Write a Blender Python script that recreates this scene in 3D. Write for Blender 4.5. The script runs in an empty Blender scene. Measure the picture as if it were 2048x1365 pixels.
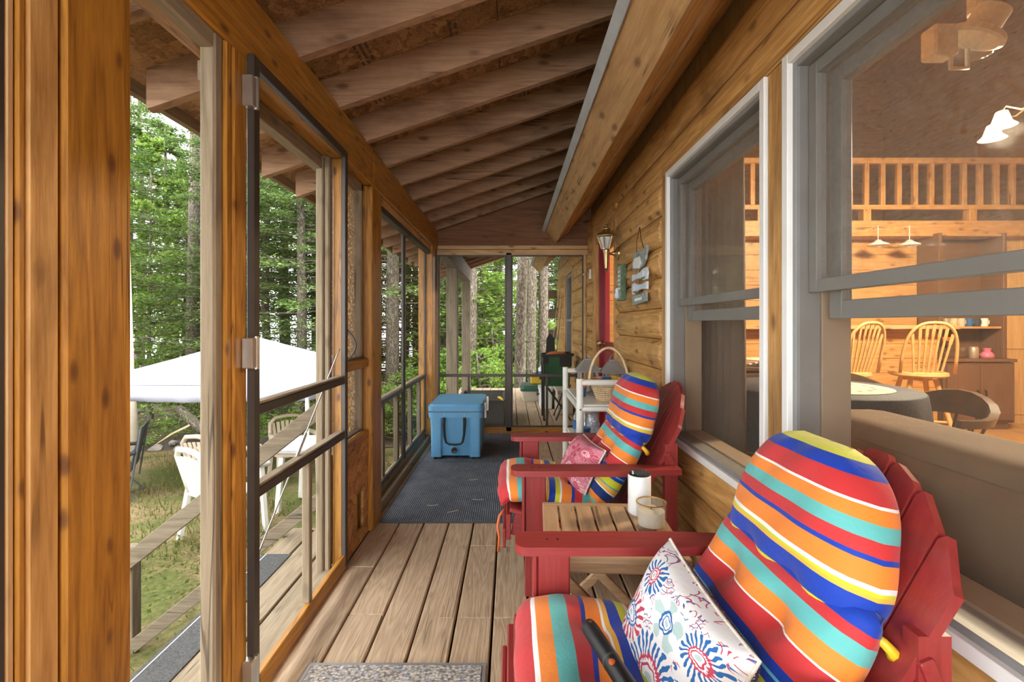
import bpy, bmesh, math, random
import numpy as np
from mathutils import Vector, Matrix
random.seed(11)
rng = np.random.default_rng(5)
sc = bpy.context.scene
COL = sc.collection

# ------------------------------------------------------------------ camera
cam_d = bpy.data.cameras.new('camera')
cam = bpy.data.objects.new('camera', cam_d)
COL.objects.link(cam)
cam.location = (0, 0, 1.17)
cam.rotation_euler = (math.pi / 2, 0, 0)
cam_d.sensor_width = 36.0
cam_d.lens = 16.805
cam_d.shift_x = 0.001
cam_d.shift_y = -0.01685
cam_d.clip_start = 0.02
cam_d.clip_end = 300
sc.camera = cam

# ------------------------------------------------------------------ sky, exposure
W = bpy.data.worlds.new('overcast_sky')
sc.world = W
W.use_nodes = True
bg = W.node_tree.nodes['Background']
bg.inputs[0].default_value = (0.93, 0.97, 1.0, 1)
bg.inputs[1].default_value = 3.0
sc.view_settings.view_transform = 'Standard'
sc.view_settings.look = 'None'
sc.view_settings.gamma = 1.0
sc.view_settings.use_curve_mapping = False
sc.view_settings.exposure = 1.75
sc.cycles.max_bounces = 12
sc.cycles.diffuse_bounces = 6
sc.cycles.transparent_max_bounces = 24
sc.cycles.sample_clamp_indirect = 8.0
sc.cycles.caustics_reflective = False
sc.cycles.caustics_refractive = False


def point_light(name, loc, watts, color=(1, .81, .53), r=.05):
    d = bpy.data.lights.new(name, 'POINT')
    d.energy = watts
    d.color = color
    d.shadow_soft_size = r
    o = bpy.data.objects.new(name, d)
    o.location = loc
    COL.objects.link(o)
    return o


# ------------------------------------------------------------------ mesh builder
def wloc(o):
    l = Vector((0, 0, 0))
    while o:
        l += o.location
        o = o.parent
    return l


class MB:
    def __init__(s):
        s.v, s.f, s.uv = [], [], {}

    def add(s, vs, fs):
        n = len(s.v)
        s.v += [tuple(p) for p in vs]
        s.f += [tuple(i + n for i in f) for f in fs]
        return s

    def obox(s, M, hx, hy, hz, c=.003):
        c = min(c, hx * .45, hy * .45, hz * .45)
        h = (hx, hy, hz)
        vs, idx = [], {}
        for a in (-1, 1):
            for b in (-1, 1):
                for d in (-1, 1):
                    sg = (a, b, d)
                    for k in range(3):
                        p = [sg[j] * (h[j] if j == k else h[j] - c) for j in range(3)]
                        idx[(sg, k)] = len(vs)
                        vs.append(M @ Vector(p))
        fs = []
        for k in range(3):
            i, j = (k + 1) % 3, (k + 2) % 3
            for sg in (-1, 1):
                q = []
                for (a, b) in ((-1, -1), (1, -1), (1, 1), (-1, 1)):
                    t = [0, 0, 0]
                    t[k], t[i], t[j] = sg, a, b
                    q.append(idx[(tuple(t), k)])
                fs.append(q if sg > 0 else q[::-1])
            for a in (-1, 1):
                for b in (-1, 1):
                    t0 = [0, 0, 0]
                    t0[i], t0[j], t0[k] = a, b, -1
                    t1 = list(t0)
                    t1[k] = 1
                    q = [idx[(tuple(t0), i)], idx[(tuple(t1), i)], idx[(tuple(t1), j)], idx[(tuple(t0), j)]]
                    fs.append(q if a * b < 0 else q[::-1])
        for a in (-1, 1):
            for b in (-1, 1):
                for d in (-1, 1):
                    q = [idx[((a, b, d), k)] for k in range(3)]
                    fs.append(q if a * b * d > 0 else q[::-1])
        return s.add(vs, fs)

    def box(s, x0, x1, y0, y1, z0, z1, c=.003):
        M = Matrix.Translation(((x0 + x1) / 2, (y0 + y1) / 2, (z0 + z1) / 2))
        return s.obox(M, abs(x1 - x0) / 2, abs(y1 - y0) / 2, abs(z1 - z0) / 2, c)

    def bar(s, p, q, w, h, up=(0, 0, 1), c=.003):
        p, q, up = Vector(p), Vector(q), Vector(up)
        d = (q - p)
        L = d.length
        d.normalize()
        sd = d.cross(up).normalized()
        u = sd.cross(d).normalized()
        M = Matrix(((d.x, sd.x, u.x, (p.x + q.x) / 2), (d.y, sd.y, u.y, (p.y + q.y) / 2),
                    (d.z, sd.z, u.z, (p.z + q.z) / 2), (0, 0, 0, 1)))
        return s.obox(M, L / 2, w / 2, h / 2, c)

    def tube(s, pts, r, n=10, cap=True):
        pts = [Vector(p) for p in pts]
        m = len(pts)
        rs = r if isinstance(r, (list, tuple)) else [r] * m
        t = (pts[1] - pts[0]).normalized()
        ref = Vector((0, 0, 1)) if abs(t.z) < .9 else Vector((1, 0, 0))
        nrm = t.cross(ref).normalized()
        vs, fs = [], []
        for i in range(m):
            if i == 0:
                t = pts[1] - pts[0]
            elif i == m - 1:
                t = pts[-1] - pts[-2]
            else:
                t = pts[i + 1] - pts[i - 1]
            t.normalize()
            nrm = (nrm - t * nrm.dot(t))
            if nrm.length < 1e-6:
                nrm = t.orthogonal()
            nrm.normalize()
            b = t.cross(nrm)
            for k in range(n):
                a = 2 * math.pi * k / n
                vs.append(pts[i] + (nrm * math.cos(a) + b * math.sin(a)) * rs[i])
        for i in range(m - 1):
            for k in range(n):
                k2 = (k + 1) % n
                fs.append((i * n + k, i * n + k2, (i + 1) * n + k2, (i + 1) * n + k))
        if cap:
            fs.append(tuple(range(n))[::-1])
            fs.append(tuple((m - 1) * n + k for k in range(n)))
        return s.add(vs, fs)

    def lathe(s, prof, n=24, o=(0, 0, 0), M=None):
        vs, fs = [], []
        for (r, z) in prof:
            for k in range(n):
                a = 2 * math.pi * k / n
                p = Vector((r * math.cos(a), r * math.sin(a), z))
                if M:
                    p = M @ p
                vs.append(p + Vector(o))
        m = len(prof)
        for i in range(m - 1):
            for k in range(n):
                k2 = (k + 1) % n
                fs.append((i * n + k, i * n + k2, (i + 1) * n + k2, (i + 1) * n + k))
        p0, p1 = prof[0], prof[-1]
        if min(p0[0], p1[0]) > 1e-5 and abs(p0[0] - p1[0]) < .4 * max(p0[0], p1[0]) and abs(p0[1] - p1[1]) < .35 * max(p0[0], p1[0]) and m > 3:
            for k in range(n):
                k2 = (k + 1) % n
                fs.append(((m - 1) * n + k, (m - 1) * n + k2, k2, k))
            return s.add(vs, fs)
        if prof[0][0] > 1e-5:
            fs.append(tuple(range(n))[::-1])
        if prof[-1][0] > 1e-5:
            fs.append(tuple((m - 1) * n + k for k in range(n)))
        return s.add(vs, fs)

    def prism(s, poly, axis, a, b):
        n = len(poly)
        vs = []
        for t in (a, b):
            for (p, q) in poly:
                vs.append({'x': (t, p, q), 'y': (p, t, q), 'z': (p, q, t)}[axis])
        fs = [tuple(range(n)), tuple(range(n, 2 * n))[::-1]]
        for i in range(n):
            j = (i + 1) % n
            fs.append((i, n + i, n + j, j))
        return s.add(vs, fs)

    def quad(s, a, b, c, d):
        return s.add([a, b, c, d], [(0, 1, 2, 3)])

    def build(s, name, m, parent=None, smooth=None, world=True, recalc=True):
        off = wloc(parent) if (parent and world) else Vector((0, 0, 0))
        me = bpy.data.meshes.new(name)
        me.from_pydata([(p[0] - off.x, p[1] - off.y, p[2] - off.z) for p in s.v], [], s.f)
        if recalc:
            bm = bmesh.new()
            bm.from_mesh(me)
            bmesh.ops.recalc_face_normals(bm, faces=bm.faces)
            bm.to_mesh(me)
            bm.free()
        if smooth:
            me.polygons.foreach_set('use_smooth', [True] * len(me.polygons))
            if smooth is not True:
                me.set_sharp_from_angle(angle=math.radians(smooth))
        me.update()
        o = bpy.data.objects.new(name, me)
        if m:
            me.materials.append(m)
        COL.objects.link(o)
        if parent:
            o.parent = parent
        return o


def mb():
    return MB()


def tag(o, label=None, cat=None, group=None, kind=None):
    if label:
        o['label'] = label
    if cat:
        o['category'] = cat
    if group:
        o['group'] = group
    if kind:
        o['kind'] = kind
    return o


def thing(name, label, cat, loc=(0, 0, 0), rz=0, group=None, kind=None):
    o = bpy.data.objects.new(name, None)
    o.location = loc
    o.rotation_euler = (0, 0, rz)
    o.empty_display_size = .05
    COL.objects.link(o)
    return tag(o, label, cat, group, kind)


def copy_tree(o, parent=None):
    c = o.copy()
    COL.objects.link(c)
    c.parent = parent
    for ch in list(o.children):
        copy_tree(ch, c)
    return c


# ------------------------------------------------------------------ materials
class NT:
    def __init__(s, name):
        s.m = bpy.data.materials.new(name)
        s.m.use_nodes = True
        s.t = s.m.node_tree
        s.t.nodes.clear()
        s.out = s.n('ShaderNodeOutputMaterial')

    def n(s, typ, **kw):
        nd = s.t.nodes.new(typ)
        for k, v in kw.items():
            setattr(nd, k, v)
        return nd

    def l(s, a, b):
        s.t.links.new(a, b)

    def val(s, sock, v):
        if hasattr(v, 'is_output') or isinstance(v, bpy.types.NodeSocket):
            s.l(v, sock)
        else:
            sock.default_value = v

    def math(s, op, a, b=None, c=None, clamp=False):
        nd = s.n('ShaderNodeMath', operation=op, use_clamp=clamp)
        s.val(nd.inputs[0], a)
        if b is not None:
            s.val(nd.inputs[1], b)
        if c is not None:
            s.val(nd.inputs[2], c)
        return nd.outputs[0]

    def mix(s, fac, a, b, blend='MIX'):
        nd = s.n('ShaderNodeMix', data_type='RGBA', blend_type=blend)
        s.val(nd.inputs[0], fac)
        s.val(nd.inputs[6], a)
        s.val(nd.inputs[7], b)
        return nd.outputs[2]

    def ramp(s, fac, stops, interp='LINEAR'):
        nd = s.n('ShaderNodeValToRGB')
        cr = nd.color_ramp
        cr.interpolation = interp
        while len(cr.elements) < len(stops):
            cr.elements.new(.5)
        for e, (p, c) in zip(cr.elements, stops):
            e.position = p
            e.color = c if len(c) == 4 else (*c, 1)
        s.l(fac, nd.inputs[0])
        return nd.outputs[0]

    def coords(s, kind='Object', scale=(1, 1, 1), rand=True, rot=(0, 0, 0)):
        tc = s.n('ShaderNodeTexCoord')
        v = tc.outputs[kind]
        if rand:
            oi = s.n('ShaderNodeObjectInfo')
            cb = s.n('ShaderNodeVectorMath', operation='MULTIPLY_ADD')
            s.l(oi.outputs['Random'], cb.inputs[0])
            cb.inputs[1].default_value = (17.3, 31.7, 23.1)
            s.l(v, cb.inputs[2])
            v = cb.outputs[0]
        mp = s.n('ShaderNodeMapping')
        mp.inputs['Scale'].default_value = scale
        mp.inputs['Rotation'].default_value = rot
        s.l(v, mp.inputs['Vector'])
        return mp.outputs[0]

    def noise(s, vec, scale, detail=4, rough=.55, dist=0, out=0):
        nd = s.n('ShaderNodeTexNoise')
        s.l(vec, nd.inputs['Vector'])
        nd.inputs['Scale'].default_value = scale
        nd.inputs['Detail'].default_value = detail
        nd.inputs['Roughness'].default_value = rough
        nd.inputs['Distortion'].default_value = dist
        return nd.outputs[out]

    def voro(s, vec, scale, feature='F1', rnd=1.0, out='Distance'):
        nd = s.n('ShaderNodeTexVoronoi', feature=feature)
        s.l(vec, nd.inputs['Vector'])
        nd.inputs['Scale'].default_value = scale
        nd.inputs['Randomness'].default_value = rnd
        return nd.outputs[out]

    def bump(s, h, strength=.2, dist=.01):
        nd = s.n('ShaderNodeBump')
        nd.inputs['Strength'].default_value = strength
        nd.inputs['Distance'].default_value = dist
        s.l(h, nd.inputs['Height'])
        return nd.outputs[0]

    def princ(s, color, rough=.5, metal=0, spec=.5, normal=None, **kw):
        p = s.n('ShaderNodeBsdfPrincipled')
        s.val(p.inputs['Base Color'], color if not isinstance(color, tuple) or len(color) == 4 else (*color, 1))
        s.val(p.inputs['Roughness'], rough)
        s.val(p.inputs['Metallic'], metal)
        s.val(p.inputs['Specular IOR Level'], spec)
        if normal is not None:
            s.l(normal, p.inputs['Normal'])
        for k, v in kw.items():
            s.val(p.inputs[k], v)
        return p.outputs[0]

    def done(s, shader):
        s.l(shader, s.out.inputs['Surface'])
        return s.m


def c4(c):
    return (*c, 1) if len(c) == 3 else c


def plain(name, col, rough=.5, metal=0, spec=.5, var=.12, vs=9, bump=0, bscale=200):
    t = NT(name)
    v = t.coords(rand=True)
    n = t.noise(v, vs, 3)
    dk = tuple(x * (1 - var) for x in col)
    lt = tuple(min(1, x * (1 + var)) for x in col)
    cl = t.ramp(n, [(.3, dk), (.7, lt)])
    nm = None
    if bump:
        nm = t.bump(t.noise(v, bscale, 2), bump, .002)
    return t.done(t.princ(cl, rough, metal, spec, nm))


def wood(name, dark, light, axis='y', g=1.0, knots=.55, knotcol=None, rough=.55, bump=.25, spec=.3, grain=.5,
         stain=None, stain_amt=.5, ring=9.0, crack=.7):
    t = NT(name)
    k = {'x': 0, 'y': 1, 'z': 2}[axis]
    sc1 = [1.0, 1.0, 1.0]
    sc1[k] = .07
    v = t.coords(scale=tuple(sc1), rand=True)
    big = t.noise(v, 7 * g, 3, .5, .4)
    rings = t.math('FRACT', t.math('MULTIPLY', big, ring))
    rings = t.math('ABSOLUTE', t.math('SUBTRACT', rings, .5))
    fine = t.noise(v, 120 * g, 4, .6)
    f = t.math('ADD', t.math('MULTIPLY', rings, grain * 1.1), t.math('MULTIPLY', fine, 1.0 - grain * .45))
    f = t.math('ADD', f, -.12)
    mid = tuple((a + b) / 2 for a, b in zip(dark, light))
    col = t.ramp(f, [(.12, dark), (.45, mid), (.8, light)])
    sc2 = [1.0, 1.0, 1.0]
    sc2[k] = .45
    v2 = t.coords(scale=tuple(sc2), rand=True)
    if stain:
        sn = t.noise(v2, 3.2, 5, .65, .6)
        sm = t.ramp(sn, [(.5, (0, 0, 0)), (.72, (1, 1, 1))])
        col = t.mix(t.math('MULTIPLY', sm, stain_amt), col, c4(stain))
    if knots > 0:
        kd = t.voro(v2, 10.5 * g)
        wob = t.noise(v2, 24, 2)
        kd = t.math('ADD', kd, t.math('MULTIPLY', t.math('SUBTRACT', wob, .5), .14))
        km = t.ramp(kd, [(.07, (1, 1, 1)), (.12, (.75, .75, .75)), (.19, (.12, .12, .12)), (.30, (0, 0, 0))])
        kc = knotcol or tuple(x * .3 for x in dark)
        col = t.mix(t.math('MULTIPLY', km, knots), col, c4(kc))
        sc3 = [1.0, 1.0, 1.0]
        sc3[k] = .03
        v3 = t.coords(scale=tuple(sc3), rand=True)
        cr = t.math('ABSOLUTE', t.math('SUBTRACT', t.noise(v3, 9 * g, 3, .6, .3), .5))
        cm = t.ramp(cr, [(.0035, (1, 1, 1)), (.008, (0, 0, 0))])
        gate = t.ramp(t.noise(v2, 4.5, 2), [(.5, (0, 0, 0)), (.58, (1, 1, 1))])
        col = t.mix(t.math('MULTIPLY', t.math('MULTIPLY', cm, gate), crack), col, c4(tuple(x * .45 for x in kc)))
    nm = t.bump(f, bump, .004)
    return t.done(t.princ(col, rough, 0, spec, nm))


M = {}
for ax in 'xyz':
    M['amber_' + ax] = wood('amber_stained_wood_' + ax, (.22, .083, .009), (.52, .235, .031), ax, g=1.5, grain=.62, knots=.9, knotcol=(.10, .03, .008), rough=.42, bump=.15, spec=.4)
    M['log_' + ax] = wood('honey_log_wood_' + ax, (.37, .17, .043), (.74, .435, .16), ax, knots=.8, knotcol=(.12, .045, .015), rough=.5, stain=(.14, .065, .022), stain_amt=.72)
    M['rafter_' + ax] = wood('rough_rafter_wood_' + ax, (.24, .125, .068), (.43, .26, .155), ax, knots=.75, knotcol=(.09, .035, .018), rough=.75, stain=(.12, .065, .04), stain_amt=.7)
    M['deck_' + ax] = wood('deck_wood_' + ax, (.33, .215, .125), (.56, .41, .27), ax, g=1.3, knots=.25, rough=.65, grain=.55, bump=.5, ring=16)
    M['grey_' + ax] = wood('weathered_wood_' + ax, (.17, .125, .075), (.33, .255, .17), ax, knots=.4, rough=.85, grain=.5, bump=.5)
    M['dkgrey_' + ax] = wood('dark_weathered_wood_' + ax, (.10, .075, .048), (.21, .165, .11), ax, knots=.4, rough=.85, bump=.5)
    M['pine_' + ax] = wood('knotty_pine_' + ax, (.42, .20, .06), (.62, .36, .14), ax, knots=.7, knotcol=(.16, .06, .02), rough=.45)
    M['fascia_' + ax] = wood('fascia_pine_' + ax, (.42, .235, .095), (.66, .43, .21), ax, knots=.8, knotcol=(.16, .08, .04), rough=.5, stain=(.28, .15, .07), stain_amt=.5)
    M['red_' + ax] = wood('red_painted_wood_' + ax, (.22, .021, .020), (.33, .042, .038), ax, knots=0, rough=.42, bump=.12, spec=.45, grain=.3)
    M['teak_' + ax] = wood('table_acacia_wood_' + ax, (.30, .17, .085), (.50, .33, .19), ax, knots=.3, rough=.6)
    M['oak_' + ax] = wood('light_oak_' + ax, (.50, .30, .11), (.68, .46, .21), ax, knots=0, rough=.4, bump=.08)
M['gable'] = wood('gable_plywood', (.15, .06, .028), (.26, .125, .06), 'x', knots=.4, rough=.7, bump=.1)
M['cabinet'] = wood('brown_cabinet_wood', (.13, .062, .03), (.2, .105, .055), 'z', knots=0, rough=.5, bump=.05)
M['darkwood'] = wood('dark_varnished_wood', (.05, .028, .017), (.1, .06, .038), 'x', knots=0, rough=.28, bump=.05, spec=.6)


def osb(name, dk, lt):
    t = NT(name)
    v = t.coords(scale=(1, 1, 1), rand=True)
    w = t.n('ShaderNodeVectorMath', operation='MULTIPLY_ADD')
    t.l(t.noise(v, 6, 3, out=1), w.inputs[0])
    w.inputs[1].default_value = (.3, .3, .3)
    t.l(v, w.inputs[2])
    mp = t.n('ShaderNodeMapping')
    mp.inputs['Scale'].default_value = (1, .45, 1)
    t.l(w.outputs[0], mp.inputs['Vector'])
    c = t.voro(mp.outputs[0], 28, out='Color')
    sep = t.n('ShaderNodeSeparateColor')
    t.l(c, sep.inputs[0])
    mid = tuple((a + b) / 2 for a, b in zip(dk, lt))
    col = t.ramp(sep.outputs[0], [(.0, dk), (.55, mid), (1, lt)])
    fl = t.noise(v, 90, 3)
    col = t.mix(.35, col, t.ramp(fl, [(.35, dk), (.65, lt)]))
    return t.done(t.princ(col, .7, 0, .3, t.bump(sep.outputs[0], .3, .003)))


M['osb_roof'] = osb('roof_strand_board', (.13, .06, .026), (.42, .24, .12))
M['osb_panel'] = osb('amber_strand_board', (.22, .09, .022), (.62, .33, .12))
M['bronze'] = plain('dark_bronze_metal', (.055, .043, .034), .45, .3)
M['chrome'] = plain('worn_nickel', (.6, .57, .5), .3, .9)
M['steel'] = plain('galvanised_drip_edge', (.52, .57, .60), .4, .25)
M['brass'] = plain('antique_brass', (.42, .29, .13), .33, .9)
M['white_vinyl'] = plain('white_vinyl', (.78, .77, .74), .4, var=.05)
M['grey_vinyl'] = plain('grey_vinyl', (.215, .212, .205), .45, var=.08)
M['tan_vinyl'] = plain('tan_window_track', (.32, .235, .155), .5, var=.08)
M['dark'] = plain('black_plastic', (.014, .014, .016), .4)
M['char'] = plain('charcoal_plastic', (.05, .052, .055), .5)
M['white_paint'] = plain('cream_white_paint', (.72, .69, .62), .35, var=.05)
M['white_plastic'] = plain('white_plastic', (.76, .75, .72), .4, var=.04)
M['reddoor'] = plain('crimson_door_paint', (.24, .008, .018), .35, var=.08)
M['blue_cooler'] = plain('sky_blue_moulded_plastic', (.10, .285, .47), .42, var=.06, bump=.05, bscale=400)
M['rope'] = plain('black_webbing', (.012, .012, .014), .8)
M['green_tote'] = plain('green_plastic', (.012, .075, .045), .45)
M['green_fabric'] = plain('green_nylon', (.01, .10, .03), .7)
M['black_fabric'] = plain('black_nylon', (.018, .018, .017), .8)
M['yellow'] = plain('yellow_plastic', (.72, .44, .02), .45)
M['beige'] = plain('beige_plastic', (.50, .43, .33), .5, var=.06)
M['greybin'] = plain('dark_grey_bin', (.075, .07, .06), .6)
M['orange'] = plain('orange_plastic', (.55, .12, .03), .5)
M['blue'] = plain('blue_plastic', (.03, .12, .32), .45)
M['tent'] = plain('lavender_grey_canopy_cloth', (.30, .29, .345), .75, var=.07, vs=3)
M['resin'] = plain('off_white_resin', (.62, .59, .52), .5, var=.05)
M['tan_resin'] = plain('tan_resin', (.42, .33, .24), .5, var=.06)
M['tablecloth'] = plain('grey_vinyl_cloth', (.30, .28, .27), .6)
M['navy_cloth'] = plain('navy_tablecloth', (.035, .045, .075), .75)
M['sofa'] = plain('brown_suede', (.14, .08, .038), .85, var=.2, vs=6)
M['curtain'] = plain('brown_curtain', (.13, .085, .06), .85)
M['pewter'] = plain('grey_lantern_metal', (.27, .25, .24), .5, .3)
M['pink'] = plain('pink_glass', (.62, .16, .26), .3)
M['silver'] = plain('pale_gold_tin', (.55, .47, .36), .35, .6)
M['wax'] = plain('cream_wax', (.80, .74, .60), .5, var=.03)
M['gold'] = plain('gold_rim', (.65, .42, .12), .3, .9)
M['rock'] = plain('field_stone', (.20, .17, .14), .9, var=.35, vs=5, bump=.5, bscale=25)
M['dirt'] = plain('dark_soil', (.045, .033, .024), .95, var=.4, vs=6)
M['kitchen'] = plain('kitchen_cream_wall', (.62, .50, .34), .6)
M['wicker'] = plain('wicker', (.58, .42, .24), .6, var=.25, vs=30)
M['greensign'] = plain('green_sign_wood', (.07, .13, .06), .5, var=.5, vs=40)
M['greysign'] = plain('grey_green_slate', (.26, .30, .27), .7, var=.4, vs=30)
M['whitesign'] = plain('pale_blue_sign_paint', (.55, .60, .66), .6, var=.12, vs=40)
M['print_white'] = plain('white_lettering', (.75, .75, .70), .6)
M['print_black'] = plain('black_lettering', (.03, .022, .018), .8)
M['lace'] = plain('white_doily', (.66, .6, .5), .8, var=.2, vs=60)


def glass(name, tint=(1, 1, 1), haze=.05, gloss=.06, hazecol=(.6, .55, .45), rough=.02):
    t = NT(name)
    tr = t.n('ShaderNodeBsdfTransparent')
    tr.inputs[0].default_value = c4(tint)
    gl = t.n('ShaderNodeBsdfGlossy')
    gl.inputs['Roughness'].default_value = rough
    df = t.n('ShaderNodeBsdfDiffuse')
    df.inputs[0].default_value = c4(hazecol)
    v = t.coords(rand=False)
    n = t.math('MULTIPLY', t.ramp(t.noise(v, 60, 5, .7), [(.35, (0, 0, 0)), (.75, (1, 1, 1))]), haze * 2)
    a = t.n('ShaderNodeMixShader')
    t.l(n, a.inputs[0])
    t.l(tr.outputs[0], a.inputs[1])
    t.l(df.outputs[0], a.inputs[2])
    b = t.n('ShaderNodeMixShader')
    b.inputs[0].default_value = gloss
    t.l(a.outputs[0], b.inputs[1])
    t.l(gl.outputs[0], b.inputs[2])
    return t.done(b.outputs[0])


def mesh_screen(name, opac, col):
    t = NT(name)
    tr = t.n('ShaderNodeBsdfTransparent')
    df = t.n('ShaderNodeBsdfDiffuse')
    df.inputs[0].default_value = c4(col)
    v = t.coords(rand=False)
    n = t.math('ADD', t.math('MULTIPLY', t.math('SUBTRACT', t.noise(v, 9, 4, .7), .5), opac * .7), opac)
    a = t.n('ShaderNodeMixShader')
    t.l(n, a.inputs[0])
    t.l(tr.outputs[0], a.inputs[1])
    t.l(df.outputs[0], a.inputs[2])
    return t.done(a.outputs[0])


M['screen'] = mesh_screen('insect_screen', .12, (.12, .11, .09))
M['screen_old'] = mesh_screen('dusty_insect_screen', .42, (.24, .20, .14))
M['win_screen'] = mesh_screen('window_screen', .22, (.24, .195, .14))
M['pane'] = glass('window_pane', haze=.06, gloss=.06)
M['clear'] = glass('clear_glass', haze=.02, gloss=.16, rough=.05)
M['plastic_sheet'] = glass('cloudy_plastic_sheet', haze=.75, gloss=.05, hazecol=(.62, .52, .38), rough=.25)
M['pet'] = glass('clear_bottle_plastic', (.82, .90, .96), haze=.12, gloss=.16, hazecol=(.7, .8, .9), rough=.1)
M['bag'] = glass('clear_plastic_bag', (.86, .9, .96), haze=.5, gloss=.15, hazecol=(.62, .66, .76), rough=.2)


def emis(name, col, s):
    t = NT(name)
    e = t.n('ShaderNodeEmission')
    e.inputs[0].default_value = c4(col)
    e.inputs[1].default_value = s
    return t.done(e.outputs[0])


M['bulb'] = emis('warm_lit_bulb_shade', (1, .78, .5), 1.6)


def bark():
    t = NT('tree_bark')
    v = t.coords(scale=(1, 1, .45), rand=True)
    a = t.noise(v, 22, 6, .7, .8)
    b = t.voro(v, 34)
    f = t.math('ADD', t.math('MULTIPLY', a, .7), t.math('MULTIPLY', b, .5))
    col = t.ramp(f, [(.3, (.035, .027, .02)), (.6, (.125, .10, .072)), (.85, (.26, .225, .175))])
    return t.done(t.princ(col, .9, 0, .2, t.bump(f, .9, .02)))


M['bark'] = bark()


def leafmat(name, dk, md, lt):
    t = NT(name)
    g = t.n('ShaderNodeNewGeometry')
    oi = t.n('ShaderNodeObjectInfo')
    f = t.math('ADD', t.math('MULTIPLY', g.outputs['Random Per Island'], .75), t.math('MULTIPLY', oi.outputs['Random'], .25))
    col = t.ramp(f, [(.05, dk), (.5, md), (.95, lt)])
    df = t.n('ShaderNodeBsdfDiffuse')
    tl = t.n('ShaderNodeBsdfTranslucent')
    t.l(col, df.inputs[0])
    t.l(col, tl.inputs[0])
    a = t.n('ShaderNodeMixShader')
    a.inputs[0].default_value = .45
    t.l(df.outputs[0], a.inputs[1])
    t.l(tl.outputs[0], a.inputs[2])
    return t.done(a.outputs[0])


M['leaf_dark'] = leafmat('hemlock_needles', (.055, .10, .028), (.14, .22, .06), (.28, .37, .11))
M['leaf_mid'] = leafmat('maple_leaves', (.10, .17, .03), (.21, .32, .065), (.38, .48, .12))
M['leaf_lit'] = leafmat('fern_leaves', (.11, .19, .035), (.21, .33, .06), (.35, .47, .11))
M['grass'] = leafmat('grass_blades', (.06, .07, .018), (.11, .13, .03), (.22, .19, .08))


def ground():
    t = NT('patchy_lawn')
    v = t.coords(rand=False)
    a = t.noise(v, 1.1, 6, .65)
    b = t.noise(v, 24, 5, .7)
    green = t.ramp(b, [(.3, (.045, .055, .014)), (.7, (.115, .12, .035))])
    straw = t.ramp(b, [(.3, (.085, .055, .026)), (.7, (.235, .17, .085))])
    m = t.ramp(a, [(.42, (0, 0, 0)), (.58, (1, 1, 1))])
    col = t.mix(m, green, straw)
    return t.done(t.princ(col, .95, 0, .1, t.bump(b, .6, .03)))


M['ground'] = ground()


def litter():
    t = NT('forest_litter')
    v = t.coords(rand=False)
    b = t.noise(v, 9, 6, .75)
    col = t.ramp(b, [(.3, (.06, .042, .026)), (.6, (.17, .12, .075)), (.8, (.30, .23, .14))])
    return t.done(t.princ(col, .95, 0, .1, t.bump(b, .6, .03)))


M['litter'] = litter()


def ribbed(name, col, axis, pitch, lt):
    t = NT(name)
    v = t.coords(rand=False)
    sep = t.n('ShaderNodeSeparateXYZ')
    t.l(v, sep.inputs[0])
    w = t.math('FRACT', t.math('MULTIPLY', sep.outputs[axis], 1 / pitch))
    w = t.math('ABSOLUTE', t.math('SUBTRACT', w, .5))
    n = t.noise(v, 160, 3, .7)
    n2 = t.noise(v, 6, 4, .6)
    dash = t.noise(v, 60, 2)
    f = t.math('ADD', t.math('MULTIPLY', w, .9), t.math('MULTIPLY', n, .55))
    f = t.math('ADD', f, t.math('MULTIPLY', n2, .3))
    c = t.ramp(f, [(.35, tuple(x * .35 for x in col)), (.7, col), (1.0, lt)])
    return t.done(t.princ(c, .95, 0, .15, t.bump(f, .8, .006)))


M['mat_rib'] = ribbed('ribbed_charcoal_carpet', (.095, .105, .122), 0, .013, (.34, .35, .37))
M['grip'] = plain('black_grit_tread', (.055, .053, .05), .95, var=.5, vs=140)


def woven():
    t = NT('woven_multicolour_mat')
    v = t.coords(rand=False, scale=(1, 1.4, 1))
    c = t.voro(v, 95, out='Color')
    d = t.voro(v, 95)
    sep = t.n('ShaderNodeSeparateColor')
    t.l(c, sep.inputs[0])
    col = t.ramp(sep.outputs[0], [(.0, (.20, .18, .17)), (.3, (.42, .37, .30)), (.55, (.56, .50, .42)), (.8, (.26, .28, .33)), (1, (.48, .36, .23))])
    col = t.mix(t.ramp(d, [(.45, (0, 0, 0)), (.8, (1, 1, 1))]), col, (.14, .12, .11, 1))
    return t.done(t.princ(col, .95, 0, .1, t.bump(d, -.8, .006)))


M['woven'] = woven()

STRIPE = dict(R=(.52, .030, .032), O=(.80, .22, .028), T=(.11, .42, .40), B=(.006, .042, .36), W=(.82, .78, .74),
              A=(.80, .42, .05), L=(.58, .58, .02), C=(.12, .46, .58), N=(.008, .03, .15))


def stripes(name, seq):
    t = NT(name)
    uv = t.n('ShaderNodeUVMap')
    sep = t.n('ShaderNodeSeparateXYZ')
    t.l(uv.outputs[0], sep.inputs[0])
    tot = sum(w for _, w in seq)
    f = t.math('FRACT', t.math('MULTIPLY', sep.outputs[1], 1 / tot))
    pos, stops = 0, []
    for k, w in seq:
        stops.append((pos / tot, STRIPE[k]))
        pos += w
    n1 = (len(stops) + 1) // 2
    # a colour ramp holds 32 stops
    col = t.ramp(f, stops[:32], 'CONSTANT')
    weave = t.noise(t.coords(rand=False), 700, 2)
    wr = t.noise(t.coords(rand=False, scale=(1, 1, 1)), 22, 3, .6, .5)
    h = t.math('ADD', t.math('MULTIPLY', weave, .15), wr)
    return t.done(t.princ(col, .62, 0, .25, t.bump(h, .25, .012), **{'Sheen Weight': .15}))


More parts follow.
